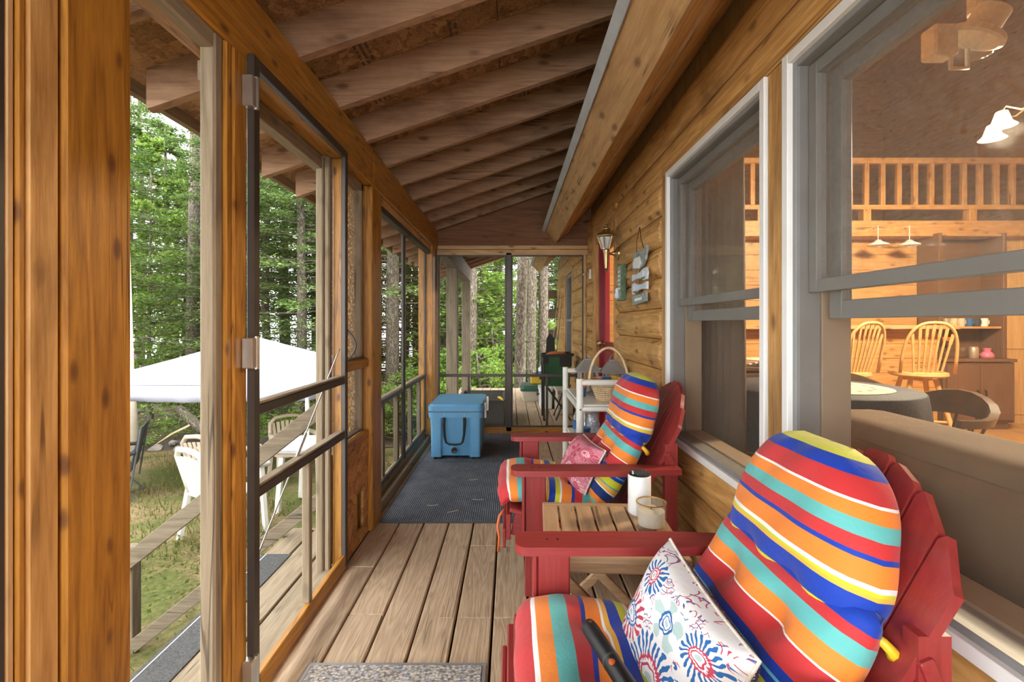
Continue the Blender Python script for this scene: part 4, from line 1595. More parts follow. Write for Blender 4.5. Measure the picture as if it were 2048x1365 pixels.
def candle_lantern(loc, label, s=1.0, h0=.16):
    r = thing('candle_lantern', label, 'lantern', loc)
    w = .062 * s
    mb().box(-w, w, -w, w, 0, .014, .003).build('base', M['pewter'], r, world=False)
    for sx in (-1, 1):
        for sy in (-1, 1):
            mb().box(sx * w * .92 - .006, sx * w * .92 + .006, sy * w * .92 - .006, sy * w * .92 + .006, .014, h0, .001).build('corner_post', M['pewter'], r, world=False)
    for sx in (-1, 1):
        mb().box(sx * w * .9 - .0015, sx * w * .9 + .0015, -w * .85, w * .85, .014, h0, .0003).build('glass_pane', M['clear'], r, world=False)
        mb().box(-w * .85, w * .85, sx * w * .9 - .0015, sx * w * .9 + .0015, .014, h0, .0003).build('glass_pane', M['clear'], r, world=False)
    b = mb()
    wr_, wt = w * 1.28, w * .42
    for (k0, k1, z0, z1) in ((wr_, wt, h0, h0 + .075),):
        b.add([(-k0, -k0, z0), (k0, -k0, z0), (k0, k0, z0), (-k0, k0, z0), (-k1, -k1, z1), (k1, -k1, z1), (k1, k1, z1), (-k1, k1, z1)],
              [(3, 2, 1, 0), (4, 5, 6, 7), (0, 1, 5, 4), (1, 2, 6, 5), (2, 3, 7, 6), (3, 0, 4, 7)])
    b.box(-wr_, wr_, -wr_, wr_, h0 - .008, h0, .002)
    b.box(-wt, wt, -wt, wt, h0 + .075, h0 + .085, .002)
    b.build('roof', M['pewter'], r, world=False)
    pts = [(.022 * math.cos(a), 0, h0 + .085 + .030 * math.sin(a)) for a in [math.pi * q / 10 for q in range(11)]]
    mb().tube(pts, .002, 6).build('ring', M['pewter'], r, world=False)
    mb().lathe([(.024, .014), (.024, .08), (0, .082)], 14).build('candle', M['wax'], r, world=False)
    return r


candle_lantern((.54, 3.37, SH1 - .001), 'grey metal candle lantern behind the wicker basket')
candle_lantern((.70, 3.275, SH1 - .001), 'grey metal candle lantern between the basket and the log wall')
# small blue pot on the rack
o = thing('pot', 'small blue pot with tan rim on the white rack', 'pot', (.475, 3.22, SH1 - .001))
mb().lathe([(.026, 0), (.036, .062), (.033, .062), (.024, .01), (0, .01)], 18).build('bowl', M['blue'], o, smooth=40, world=False)
mb().lathe([(.0365, .062), (.0375, .070), (.034, .070), (.033, .062)], 18).build('rim', M['orange'], o, smooth=40, world=False)


# ---- lower shelf: bottles, bags, carton
def bottle(loc, label, s=1.0, capm='orange', body='pet', lab='blue'):
    r = thing('bottle', label, 'bottle', loc)
    mb().lathe([(.028 * s, 0), (.032 * s, .01 * s), (.030 * s, .06 * s), (.032 * s, .12 * s), (.031 * s, .15 * s), (.013 * s, .20 * s), (.013 * s, .215 * s)], 18).build('body', M[body], r, smooth=40, world=False)
    mb().lathe([(.0325 * s, .075 * s), (.0328 * s, .125 * s)], 18).build('paper_label', M[lab], r, smooth=40, world=False)
    mb().lathe([(.0145 * s, .212 * s), (.0145 * s, .232 * s), (0, .233 * s)], 14).build('cap', M[capm], r, smooth=40, world=False)
    return r


bottle((.455, 2.965, SH2 - .001), 'large clear water bottle with orange cap on the white rack', 1.15)
bottle((.455, 3.25, SH2 - .001), 'clear water bottle behind the orange capped one on the white rack', 1.05, 'white_plastic')
bottle((.60, 2.92, SH2 - .001), 'green bottle with black cap on the white rack', .72, 'dark', 'green_tote', 'print_white')
bottle((.455, 2.95, .125), 'clear bottle on the bottom level of the white rack', .9, 'blue')
o = thing('can', 'dark red drink can on the white rack', 'can', (.675, 2.915, SH2 - .001))
mb().lathe([(.026, 0), (.031, .006), (.031, .104), (.026, .112), (0, .110)], 18).build('can_body', M['reddoor'], o, smooth=40, world=False)
mb().lathe([(.026, .112), (.0265, .114), (.024, .114), (.0, .1115)], 18).build('can_lid', M['chrome'], o, smooth=40, world=False)
o = thing('carton', 'pale blue fruit bar carton printed with red berries', 'carton', (.68, 3.03, SH2 - .001))
mb().box(-.075, .075, -.035, .035, 0, .205, .002).build('box', M['carton'], o, world=False)
mb().box(-.073, .073, -.033, .033, .205, .2065, .0005).build('top_flap', M['print_white'], o, world=False)


def lumpy(name, label, cat, loc, sx, sy, sz, m, seed, part='film'):
    r = thing(name, label, cat, loc)
    bm = bmesh.new()
    bmesh.ops.create_icosphere(bm, subdivisions=3, radius=1)
    rr = random.Random(seed)
    ph = [rr.uniform(0, 6) for _ in range(6)]
    for v in bm.verts:
        k = 1 + .12 * math.sin(v.co.x * 5 + ph[0]) * math.cos(v.co.z * 6 + ph[1]) + .08 * math.sin(v.co.y * 11 + ph[2] + v.co.z * 7)
        z = v.co.z * sz * k + sz * .93
        v.co = Vector((v.co.x * sx * k, v.co.y * sy * k, max(0, z)))
    me = bpy.data.meshes.new(part)
    bm.to_mesh(me)
    bm.free()
    me.materials.append(m)
    me.polygons.foreach_set('use_smooth', [True] * len(me.polygons))
    o = bpy.data.objects.new(part, me)
    COL.objects.link(o)
    o.parent = r
    return r


o = lumpy('plastic_bag', 'clear plastic bag of paper goods on the white rack', 'bag', (.53, 3.10, SH2 - .001), .045, .052, .12, M['bag'], 3)
mb().lathe([(.012, 0), (.02, .03), (.015, .032), (.01, .002)], 10, (0, 0, .215)).build('knot', M['bag'], o, world=False)
o = thing('blue_packet', 'bright blue packet on the bottom level of the white rack', 'packet', (.50, 3.05, .125))
mb().box(-.03, .03, -.06, .06, 0, .19, .008).build('wrapper', M['blue'], o, world=False)
mb().box(-.031, .031, -.045, .045, .06, .13, .002).build('wrapper_label', M['print_white'], o, world=False)
o = thing('bottom_crate', 'pale green tub on the bottom level of the white rack', 'tub', (.64, 3.05, .125))
rbox(b := mb(), -.07, .07, -.08, .08, 0, .15, .02, .08)
b.build('tub_body', M['greysign'], o, smooth=35, world=False)
rbox(b := mb(), -.075, .075, -.085, .085, .15, .165, .02)
b.build('tub_lid', M['green_fabric'], o, smooth=35, world=False)

# ---- brass wall lantern
wlan = thing('wall_lantern', 'antique brass carriage lantern with frosted glass beside the red door', 'lantern', (.80, 3.60, 1.70))
MX = Matrix.Rotation(-math.pi / 2, 3, 'Y')
mb().lathe([(0, -.002), (.052, -.002), (.05, .008), (.035, .016), (.018, .03), (.014, .045)], 20, (.806, 3.60, 1.70), MX).build('back_plate', M['brass'], wlan, smooth=40)
mb().tube([(.78, 3.60, 1.70), (.76, 3.595, 1.695), (.735, 3.59, 1.70), (.72, 3.585, 1.715)], [.012, .010, .010, .012], 10).build('arm', M['brass'], wlan, smooth=True)
LC = (.715, 3.585, 0)
mb().lathe([(.0, 1.555), (.006, 1.56), (.010, 1.572), (.006, 1.58), (.012, 1.585), (.013, 1.60), (.019, 1.68), (.022, 1.70), (.026, 1.715), (.026, 1.722), (.02, 1.728)], 16, LC).build('tail_stem', M['brass'], wlan, smooth=35)
mb().lathe([(.030, 1.728), (.036, 1.735), (.066, 1.825), (.062, 1.825), (.032, 1.738)], 6, LC).build('glass_body', M['clear'], wlan)
mb().lathe([(.026, 1.735), (.055, 1.815), (.04, 1.822), (0, 1.822)], 12, LC).build('frosted_liner', M['white_vinyl'], wlan, smooth=40)
b = mb()
for q in range(6):
    a = 2 * math.pi * q / 6
    b.tube([(LC[0] + .034 * math.cos(a), LC[1] + .034 * math.sin(a), 1.73), (LC[0] + .067 * math.cos(a), LC[1] + .067 * math.sin(a), 1.828)], .0035, 6)
b.build('cage_bars', M['brass'], wlan)
mb().lathe([(.075, 1.822), (.077, 1.828), (.06, 1.848), (.034, 1.862), (.024, 1.87), (.034, 1.876), (.036, 1.882), (.02, 1.89), (.011, 1.898), (.014, 1.906), (.008, 1.914), (0, 1.917)], 18, LC).build('cap', M['brass'], wlan, smooth=35)
# ---- little door-casing hook
o = thing('door_hook', 'small nickel latch hook on the far door casing', 'hook', (.80, 4.83, 1.67))
mb().box(.788, .810, 4.815, 4.845, 1.62, 1.72, .003).build('plate', M['chrome'], o)
mb().tube([(.79, 4.83, 1.69), (.745, 4.80, 1.685), (.72, 4.79, 1.66)], .006, 8).build('hook_arm', M['chrome'], o, smooth=True)

# ---- green plaque
gp = thing('wall_plaque', 'narrow green plaque with white lettering and a small figure beside the lantern', 'plaque', (.795, 3.42, 1.46))
mb().box(.772, .809, 3.35, 3.46, 1.335, 1.59, .003).build('board', M['greensign'], gp)
mb().box(.7695, .772, 3.362, 3.448, 1.345, 1.58, .001).build('face', M['greysign'], gp)
for q in range(5):
    mb().bar((.7685, 3.375, 1.54 - q * .03), (.7685, 3.435 - .01 * (q % 2), 1.54 - q * .03), .002, .014).build('lettering', M['print_white'], gp)
mb().lathe([(.0, 1.35), (.018, 1.355), (.022, 1.38), (.012, 1.395), (.016, 1.41), (.008, 1.425), (0, 1.428)], 10, (.762, 3.43, 0)).build('figure', M['whitesign'], gp, smooth=True)

# ---- hanging plaques
hp = thing('hanging_plaques', 'chain of four painted plaques hanging by wire beside the window', 'plaque', (.79, 2.93, 1.55))
NAIL = (.788, 2.925, 1.762)
mb().tube([NAIL, (.78, 2.965, 1.68), (.785, 2.99, 1.605)], .0022, 6).build('wire', M['dark'], hp)
mb().tube([NAIL, (.778, 2.86, 1.68), (.78, 2.80, 1.605)], .0022, 6).build('wire', M['dark'], hp)
mb().tube([(.80, 2.925, 1.765), (.782, 2.925, 1.765)], .003, 6).build('nail', M['steel'], hp)


def wide(poly):
    return [(2.905 + (y - 2.94) * 2.2, z) for (y, z) in poly]


def plaque(poly, m, name, x0=.776, x1=.789):
    poly = wide(poly)
    return mb().prism(poly, 'x', x0, x1).build(name, M[m], hp)


bear = [(3.015, 1.525), (2.975, 1.505), (2.93, 1.500), (2.90, 1.515), (2.878, 1.545), (2.866, 1.59), (2.868, 1.622), (2.885, 1.615), (2.905, 1.600), (2.93, 1.606), (2.955, 1.612), (2.985, 1.618), (2.998, 1.604), (3.005, 1.575), (3.018, 1.55)]
pb = plaque(bear, 'greysign', 'animal_plaque')
mb().prism(wide([(2.995, 1.52), (2.93, 1.507), (2.91, 1.53), (2.925, 1.575), (2.985, 1.58), (3.0, 1.55)]), 'x', .773, .7765).build('painted_face', M['print_white'], pb)


def bone(z, flip):
    s = -1 if flip else 1
    c = 2.94
    pl = [(c + s * .075, z - .022), (c + s * .075, z + .022), (c + s * .03, z + .014), (c - s * .015, z + .018), (c - s * .045, z + .035), (c - s * .072, z + .033), (c - s * .08, z),
          (c - s * .072, z - .033), (c - s * .045, z - .035), (c - s * .015, z - .018), (c + s * .03, z - .014)]
    p = plaque(pl, 'whitesign', 'spoon_plaque')
    mb().lathe([(.02, 0), (.02, .003), (.012, .004), (0, .004)], 14, (.776, 2.905 - s * .105, z), MX).build('painted_rose', M['print_white'], p)
    mb().bar((.7755, 2.905 - s * .06, z - .024), (.7755, 2.905 - s * .13, z - .02), .002, .012).build('painted_leaf', M['greensign'], p)


bone(1.462, False)
bone(1.392, True)
p = plaque([(3.005, 1.285), (2.87, 1.30), (2.872, 1.352), (3.01, 1.345)], 'greysign', 'slate_plaque')
mb().bar((.7755, 3.00, 1.318), (.7755, 2.84, 1.322), .002, .016).build('lettering', M['print_white'], p)
for (y, z0, z1) in ((2.90, 1.498, 1.485), (2.98, 1.508, 1.484), (2.90, 1.43, 1.42), (2.98, 1.43, 1.42), (2.90, 1.36, 1.35), (2.98, 1.36, 1.345)):
    mb().tube([(.782, y, z0 + .008), (.782, y, z1 - .008)], .002, 6).build('link_wire', M['dark'], hp)

# ================================================================== BEYOND THE FAR SCREEN
# grey bin with yellow scoop
o = thing('storage_bin', 'dark grey open bin standing behind the blue cooler outside the screen', 'bin', (-.35, 5.85, 0))
b = mb()
b.add(*(lambda q: (q.v, q.f))(rbox(mb(), -.27, .27, -.4, .4, 0, .02, .03)))
for (x0, x1, y0, y1) in ((-.27, -.25, -.4, .4), (.25, .27, -.4, .4), (-.25, .25, -.4, -.38), (-.25, .25, .38, .4)):
    b.box(x0, x1, y0, y1, .02, .285, .003)
b.build('tub', M['greybin'], o, world=False)
b = mb()
for (x0, x1, y0, y1) in ((-.285, -.248, -.415, .415), (.248, .285, -.415, .415), (-.248, .248, -.415, -.378), (-.248, .248, .378, .415)):
    b.box(x0, x1, y0, y1, .285, .30, .003)
b.build('rim', M['greybin'], o, world=False)
o = thing('scoop', 'yellow plastic scoop resting on the rim of the grey bin', 'scoop', (-.115, 5.48, .30))
mb().tube([(.03, -.1, .006), (.01, -.02, .012), (-.015, .06, .014)], [.010, .012, .016], 10).build('handle', M['yellow'], o, smooth=True, world=False)
mb().lathe([(.0, 0), (.02, .004), (.024, .024), (.02, .024), (.0, .006)], 14, (-.02, .075, 0)).build('cup', M['yellow'], o, smooth=True, world=False)
o = thing('white_plank', 'narrow white board leaning flat along the bin outside the screen', 'board', (-.045, 5.9, 0))
mb().box(-.07, -.03, 5.3, 6.3, .0, .03, .003).build('board', M['white_paint'], o)
mb().box(-.075, -.025, 6.3, 6.33, .0, .034, .003).build('end_cap', M['grey_x'], o)

# green-lidded tote with toolbox and jug
o = thing('tote_box', 'grey tote with a green lid on the open deck', 'tote', (.36, 7.45, 0))
rbox(b := mb(), -.20, .20, -.24, .24, 0, .15, .03, .06)
b.build('tub', M['beige'], o, smooth=35, world=False)
rbox(b := mb(), -.215, .215, -.255, .255, .15, .18, .03)
rbox(b, -.19, .19, -.23, .23, .18, .235, .03, -.06)
b.build('lid', M['green_tote'], o, smooth=35, world=False)
o = thing('tool_box', 'yellow tool box on the green tote lid', 'tool box', (.42, 7.52, .2345))
mb().box(-.11, .11, -.09, .09, 0, .10, .008).build('case', M['yellow'], o, world=False)
mb().box(-.112, .112, -.092, .092, .10, .135, .008).build('lid', M['yellow'], o, world=False)
mb().box(.02, .06, -.10, -.088, .07, .12, .003).build('latch', M['dark'], o, world=False)
mb().tube([(-.09, 0, .133), (-.08, 0, .16), (-.02, 0, .16), (-.01, 0, .133)], .008, 8).build('handle', M['dark'], o, smooth=True, world=False)
o = thing('jug', 'white and blue jug on the yellow tool box', 'jug', (.478, 7.50, .3685))
mb().lathe([(.045, 0), (.05, .01), (.05, .06)], 16).build('base', M['blue'], o, smooth=40, world=False)
mb().lathe([(.05, .06), (.05, .11), (.03, .125), (.02, .13), (.02, .145), (0, .146)], 16).build('top', M['white_plastic'], o, smooth=40, world=False)
o = thing('white_cooler', 'small white cooler chest next to the green bag stand', 'cooler', (.47, 6.75, 0))
rbox(b := mb(), -.07, .10, -.2, .2, 0, .24, .03, .05)
b.build('body', M['white_plastic'], o, smooth=35, world=False)
rbox(b := mb(), -.08, .11, -.21, .21, .24, .285, .03)
b.build('lid', M['white_plastic'], o, smooth=35, world=False)
mb().tube([(-.085, -.12, .2), (-.10, -.05, .17), (-.10, .05, .17), (-.085, .12, .2)], .01, 8).build('handle', M['dark'], o, smooth=True, world=False)
o = thing('deck_box', 'long beige deck box along the log wall outside the screen', 'box', (.70, 6.35, 0))
mb().box(-.10, .10, -.2, .55, 0, .27, .006).build('body', M['beige'], o, world=False)
mb().box(-.11, .105, -.22, .57, .272, .31, .006).build('lid', M['beige'], o, world=False)
mb().box(-.116, -.10, .1, .18, .2, .27, .003).build('hasp', M['dark'], o, world=False)
# green bag on a folding stand
o = thing('bag_stand', 'green fabric bag with black rim on a folding wire stand', 'bag stand', (.56, 5.88, 0))
b = mb()
b.add([(-.15, -.15, .42), (.14, -.15, .42), (.14, .15, .42), (-.15, .15, .42), (-.17, -.17, .78), (.17, -.17, .80), (.17, .17, .80), (-.17, .17, .78)],
      [(3, 2, 1, 0), (0, 1, 5, 4), (1, 2, 6, 5), (2, 3, 7, 6), (3, 0, 4, 7)])
b.build('bag', M['green_fabric'], o, world=False)
b = mb()
rim_ = [(-.18, -.18, .785), (.18, -.18, .80), (.18, .18, .80), (-.18, .18, .785), (-.18, -.18, .785)]
b.tube(rim_, .018, 8)
b.build('rim_sleeve', M['black_fabric'], o, smooth=40, world=False)
mb().bar((-.165, -.178, .76), (-.09, -.178, .46), .006, .03, up=(0, 1, 0)).build('strap', M['black_fabric'], o, world=False)
mb().box(-.18, -.11, -.186, -.172, .69, .78, .003).build('corner_pocket', M['black_fabric'], o, world=False)
mb().box(.02, .165, -.186, -.176, .66, .78, .003).build('mesh_pocket', M['black_fabric'], o, world=False)
mb().lathe([(.0, .76), (.12, .77), (.13, .80), (.08, .825), (0, .83)], 14).build('contents', M['orange'], o, smooth=True, world=False)
for s in (-1, 1):
    mb().tube([(-.17, s * .16, .78), (-.165, s * .16, .01)], .011, 8).build('leg', M['dark'], o, world=False)
    mb().tube([(.15, s * .16, .44), (-.02, s * .16, .01)], .009, 8).build('leg', M['dark'], o, world=False)
    mb().tube([(-.15, s * .16, .44), (.16, s * .16, .01)], .009, 8).build('leg', M['dark'], o, world=False)
mb().tube([(-.165, -.16, .015), (-.12, -.16, .03), (-.115, -.16, .12)], .008, 8).build('foot_bend', M['dark'], o, smooth=True, world=False)
# fishing rods
for i in range(5):
    x0, y0 = .60 + .02 * i, 8.0 - .13 * i
    p0, p1 = Vector((x0, y0, 0)), Vector((.803, y0 + .06 - .03 * i, 1.72 - .07 * i))
    r = thing('fishing_rod', 'thin fishing rod leaning on the log wall outside', 'fishing rod', tuple(p0), 0, 'fishing rods against the log wall')
    mb().tube([p0 + (p1 - p0) * .22, p1], [.006, .003], 6).build('blank', M['dark'] if i % 2 else M['wicker'], r)
    mb().tube([p0, p0 + (p1 - p0) * .22], .013, 8).build('grip', M['wicker'], r)
    mb().lathe([(.0, -.02), (.022, -.02), (.022, .02), (0, .02)], 10, tuple(p0 + (p1 - p0) * .25 + Vector((-.02, 0, 0))), MX).build('reel', M['char'], r)
o = thing('folded_chair', 'dark folded camp chair leaning against the log wall corner outside', 'chair', (.60, 7.1, 0))
b = mb()
b.prism([(.50, .02), (.60, .02), (.66, .55), (.64, .96), (.575, 1.03), (.53, .95), (.51, .5)], 'y', 7.05, 7.15)
b.build('rolled_fabric', M['black_fabric'], o, smooth=30)
for x in (.53, .62):
    mb().tube([(x, 7.06, 0), (x + .03, 7.07, .7)], .009, 8).build('leg', M['char'], o)

# ================================================================== OUTSIDE LEFT
# ---- landing and steps outside the screen door
st = thing('entry_steps', 'grey weathered landing and steps outside the screen door', 'steps', (-1.1, 2, -.66))
for i, (x0, x1) in enumerate(((-1.00, -.905), (-1.145, -1.01), (-1.285, -1.155))):
    mb().box(x0, x1, .45, 2.79, -.062, -.03, .004).build('tread_board', M['grey_y'], st)
mb().box(-1.285, -.905, 2.79, 2.815, -.2, -.032, .003).build('end_board', M['grey_x'], st)
mb().box(-1.275, -1.25, .45, 2.78, -.2, -.063, .003).build('riser', M['dkgrey_y'], st)
for (x0, x1, z) in ((-1.47, -1.26, -.25), (-1.66, -1.45, -.46)):
    mb().box(x0, x1, .45, 2.665, z - .03, z, .004).build('tread_board', M['grey_y'], st)
for y in (.5, 1.6, 2.64):
    mb().prism([(-.95, -.07), (-.95, -.66), (-1.64, -.70), (-1.64, -.50), (-1.24, -.10)], 'y', y - .02, y + .02).build('stringer', M['dkgrey_x'], st)
gs_ = thing('grip_strip', 'black gritty anti-slip strip on the outer landing board', 'mat', (-1.22, 1.5, -.03))
mb().box(-1.286, -1.14, .5, 2.48, -.031, -.0245, .002).build('strip', M['grip'], gs_)
mb().box(-1.270, -1.266, .5, 2.48, -.0246, -.0238, .0002).build('edge_line', M['print_white'], gs_)
rl = thing('stair_railing', 'weathered wooden stair railing sloping down to the lawn', 'railing', (-1.6, 2.75, -.66))
mb().box(-1.09, -1.00, 2.70, 2.79, -.0315, .80, .004).build('post', M['dkgrey_z'], rl)
mb().box(-2.21, -2.14, 2.70, 2.77, -.72, -.10, .004).build('post', M['dkgrey_z'], rl)
sl_ = .79
for z0, hh in ((.745, .085), (.245, .07)):
    mb().bar((-1.0, 2.69, z0), (-2.2, 2.69, z0 - 1.2 * sl_), .035, hh).build('rail', M['dkgrey_x'], rl)
mb().box(-1.62, -1.56, 2.70, 2.77, -.70, .32, .004).build('baluster', M['dkgrey_z'], rl)

# ---- canopy tent
tx, ty = -4.04, 7.5
tent = thing('canopy_tent', 'lavender grey pop-up canopy tent on the lawn', 'tent', (tx, ty, gz(tx, ty)))
hs = 1.5
N_ = 12
vs, fs = [], []
for j in range(N_ + 1):
    for i in range(N_ + 1):
        x, y = 2 * i / N_ - 1, 2 * j / N_ - 1
        m_ = max(abs(x), abs(y))
        z = .98 - .58 * m_ - .06 * math.sin(math.pi * m_) * (1 - .6 * min(abs(x), abs(y)) / max(m_, .01))
        vs.append((tx + x * hs, ty + y * hs, z))
for j in range(N_):
    for i in range(N_):
        a = j * (N_ + 1) + i
        fs.append((a, a + 1, a + N_ + 2, a + N_ + 1))
top = mb().add(vs, fs).build('canopy_top', M['tent'], tent, smooth=25)
sol = top.modifiers.new('thickness', 'SOLIDIFY')
sol.thickness = .006
for (x0, y0, x1, y1) in ((-1, -1, 1, -1), (1, -1, 1, 1), (1, 1, -1, 1), (-1, 1, -1, -1)):
    vs, fs = [], []
    n = 30
    for i in range(n + 1):
        t = i / n
        x, y = x0 + (x1 - x0) * t, y0 + (y1 - y0) * t
        wv = .018 * math.sin(t * 17) + .012 * math.sin(t * 41)
        ox, oy = (y1 - y0) / 2 * wv, -(x1 - x0) / 2 * wv
        sag = .03 * math.sin(math.pi * t)
        for (z, k) in ((.40, 0), (.33, .6), (.27, .2), (.205, 1)):
            vs.append((tx + x * hs + ox * k, ty + y * hs + oy * k, z - sag * (.3 + k * .4)))
    for i in range(n):
        for k in range(3):
            a = i * 4 + k
            fs.append((a, a + 1, a + 5, a + 4))
    v_ = mb().add(vs, fs).build('valance', M['tent'], tent, smooth=True)
    s_ = v_.modifiers.new('thickness', 'SOLIDIFY')
    s_.thickness = .004
for sx in (-1, 1):
    for sy in (-1, 1):
        x, y = tx + sx * (hs - .03), ty + sy * (hs - .03)
        l_ = mb().box(x - .02, x + .02, y - .02, y + .02, gz(x, y) - .01, .41, .003).build('leg', M['white_plastic'], tent)
        mb().box(x - .05, x + .05, y - .05, y + .05, gz(x, y) - .012, gz(x, y) + .01, .002).build('foot_plate', M['steel'], l_)


# ---- resin lawn chairs
def resin_chair(m, label, loc, rz_, group=None):
    r = thing('lawn_chair', label, 'chair', loc, rz_, group)
    # local front = -y
    mb().box(-.22, .22, -.22, .22, .40, .425, .012).build('seat', m, r, world=False)
    for sx in (-1, 1):
        mb().bar((sx * .25, -.24, .0), (sx * .235, -.20, .64), .045, .04, up=(0, 1, 0)).build('leg', m, r, world=False)
        mb().bar((sx * .25, .27, .0), (sx * .225, .20, .44), .045, .04, up=(0, 1, 0)).build('leg', m, r, world=False)
        pts = [(sx * .25, -.27, .635), (sx * .262, -.1, .655), (sx * .26, .1, .65), (sx * .235, .25, .64)]
        mb().tube(pts, [.025, .033, .03, .02], 8).build('arm', m, r, smooth=True, world=False)
    prof = [(.215, .42), (.245, .62), (.255, .76), (.235, .83), (.17, .86), (0, .865)]
    for i in range(7):
        x = -.18 + i * .06
        yb = .205
        top_ = .80 - .25 * abs(x) ** 1.5
        mb().bar((x * .9, yb, .41), (x, yb + .11, top_), .040, .012, up=(0, -1, .3)).build('back_slat', m, r, world=False)
    pts = [(-.215, .20, .42), (-.235, .25, .62), (-.225, .30, .78), (-.15, .325, .85), (0, .33, .865), (.15, .325, .85), (.225, .30, .78), (.235, .25, .62), (.215, .20, .42)]
    mb().tube(pts, .024, 8).build('back_hoop', m, r, smooth=True, world=False)
    return r


resin_chair(M['resin'], 'white resin lawn chair with slotted back near the stair railing', (-2.66, 4.45, gz(-2.6, 4.45)), math.radians(150))
resin_chair(M['tan_resin'], 'tan resin lawn chair behind the white one', (-3.22, 5.35, gz(-3.2, 5.35)), math.radians(165))
resin_chair(M['tan_resin'], 'tan resin lawn chair pulled up to the grey patio table', (-2.98, 6.55, gz(-2.98, 6.55)), math.radians(40))
o = thing('patio_table', 'grey topped patio table on the lawn under the canopy', 'table', (-2.05, 5.38, gz(-2.05, 5.38)))
mb().prism([(-.5 + .06, -.35), (.44, -.35), (.5, -.29), (.5, .29), (.44, .35), (-.44, .35), (-.5, .29), (-.5, -.29)], 'z', .69, .72).build('top', M['tablecloth'], o, world=False)
mb().box(-.46, .46, -.31, .31, .64, .69, .004).build('apron', M['tan_resin'], o, world=False)
for sx in (-1, 1):
    for sy in (-1, 1):
        mb().bar((sx * .40, sy * .26, .66), (sx * .44, sy * .29, 0), .05, .05, up=(0, 1, 0)).build('leg', M['resin'], o, world=False)
# ---- black camp chair
o = thing('camp_chair', 'black folding camp chair at the edge of the lawn', 'chair', (-4.72, 5.62, gz(-4.7, 5.6)), math.radians(-60))
mb().add([(-.25, -.22, .42), (.25, -.22, .42), (.25, .22, .36), (-.25, .22, .36), (-.25, -.22, .41), (.25, -.22, .41), (.25, .22, .35), (-.25, .22, .35)],
         [(0, 1, 2, 3), (7, 6, 5, 4), (0, 4, 5, 1), (1, 5, 6, 2), (2, 6, 7, 3), (3, 7, 4, 0)]).build('seat', M['black_fabric'], o, world=False)
mb().add([(-.26, .22, .36), (.26, .22, .36), (.27, .32, .86), (-.27, .32, .86), (-.26, .235, .36), (.26, .235, .36), (.27, .335, .86), (-.27, .335, .86)],
         [(0, 1, 2, 3), (7, 6, 5, 4), (0, 4, 5, 1), (1, 5, 6, 2), (2, 6, 7, 3), (3, 7, 4, 0)]).build('backrest', M['black_fabric'], o, world=False)
for sx in (-1, 1):
    mb().tube([(sx * .29, -.27, 0), (sx * .27, .27, .60)], .011, 8).build('leg', M['char'], o, world=False)
    mb().tube([(sx * .29, .30, 0), (sx * .27, -.25, .60)], .011, 8).build('leg', M['char'], o, world=False)
    mb().tube([(sx * .27, .24, .2), (sx * .275, .335, .88)], .011, 8).build('back_pole', M['char'], o, world=False)
    mb().tube([(sx * .28, -.27, .60), (sx * .28, .28, .58)], .022, 8).build('armrest', M['black_fabric'], o, smooth=True, world=False)
mb().tube([(-.29, -.27, .02), (.27, .0, .40)], .009, 8).build('cross_bar', M['char'], o, world=False)
mb().tube([(.29, -.27, .02), (-.27, .0, .40)], .009, 8).build('cross_bar', M['char'], o, world=False)
mb().tube([(-.29, .30, .02), (.29, -.27, .02)], .009, 8).build('cross_bar', M['char'], o, world=False)


# ---- foliage
def leaf_mesh(name, pos, size, flat, mat, aspect=.55, rng_=rng):
    n = len(pos)
    pos = np.asarray(pos, dtype=np.float64)
    az = rng_.uniform(0, 2 * np.pi, n)
    tilt = rng_.normal(0, flat, n)
    roll = rng_.normal(0, flat, n)
    s = size * rng_.uniform(.6, 1.35, n)
    d = np.stack([np.cos(az) * np.cos(tilt), np.sin(az) * np.cos(tilt), np.sin(tilt)], 1)
    sd = np.stack([-np.sin(az), np.cos(az), np.zeros(n)], 1)
    up = np.cross(d, sd)
    sd = sd * np.cos(roll)[:, None] + up * np.sin(roll)[:, None]
    a = pos - d * (s * .5)[:, None]
    c = pos + d * (s * .5)[:, None]
    b_ = pos + sd * (s * aspect * .5)[:, None]
    e = pos - sd * (s * aspect * .5)[:, None]
    v = np.stack([a, b_, c, e], 1).reshape(-1, 3)
    me = bpy.data.meshes.new(name)
    me.vertices.add(n * 4)
    me.vertices.foreach_set('co', v.ravel())
    me.loops.add(n * 4)
    me.loops.foreach_set('vertex_index', np.arange(n * 4, dtype=np.int32))
    me.polygons.add(n)
    me.polygons.foreach_set('loop_start', np.arange(0, n * 4, 4, dtype=np.int32))
    me.materials.append(mat)
    me.update(calc_edges=True)
    return me


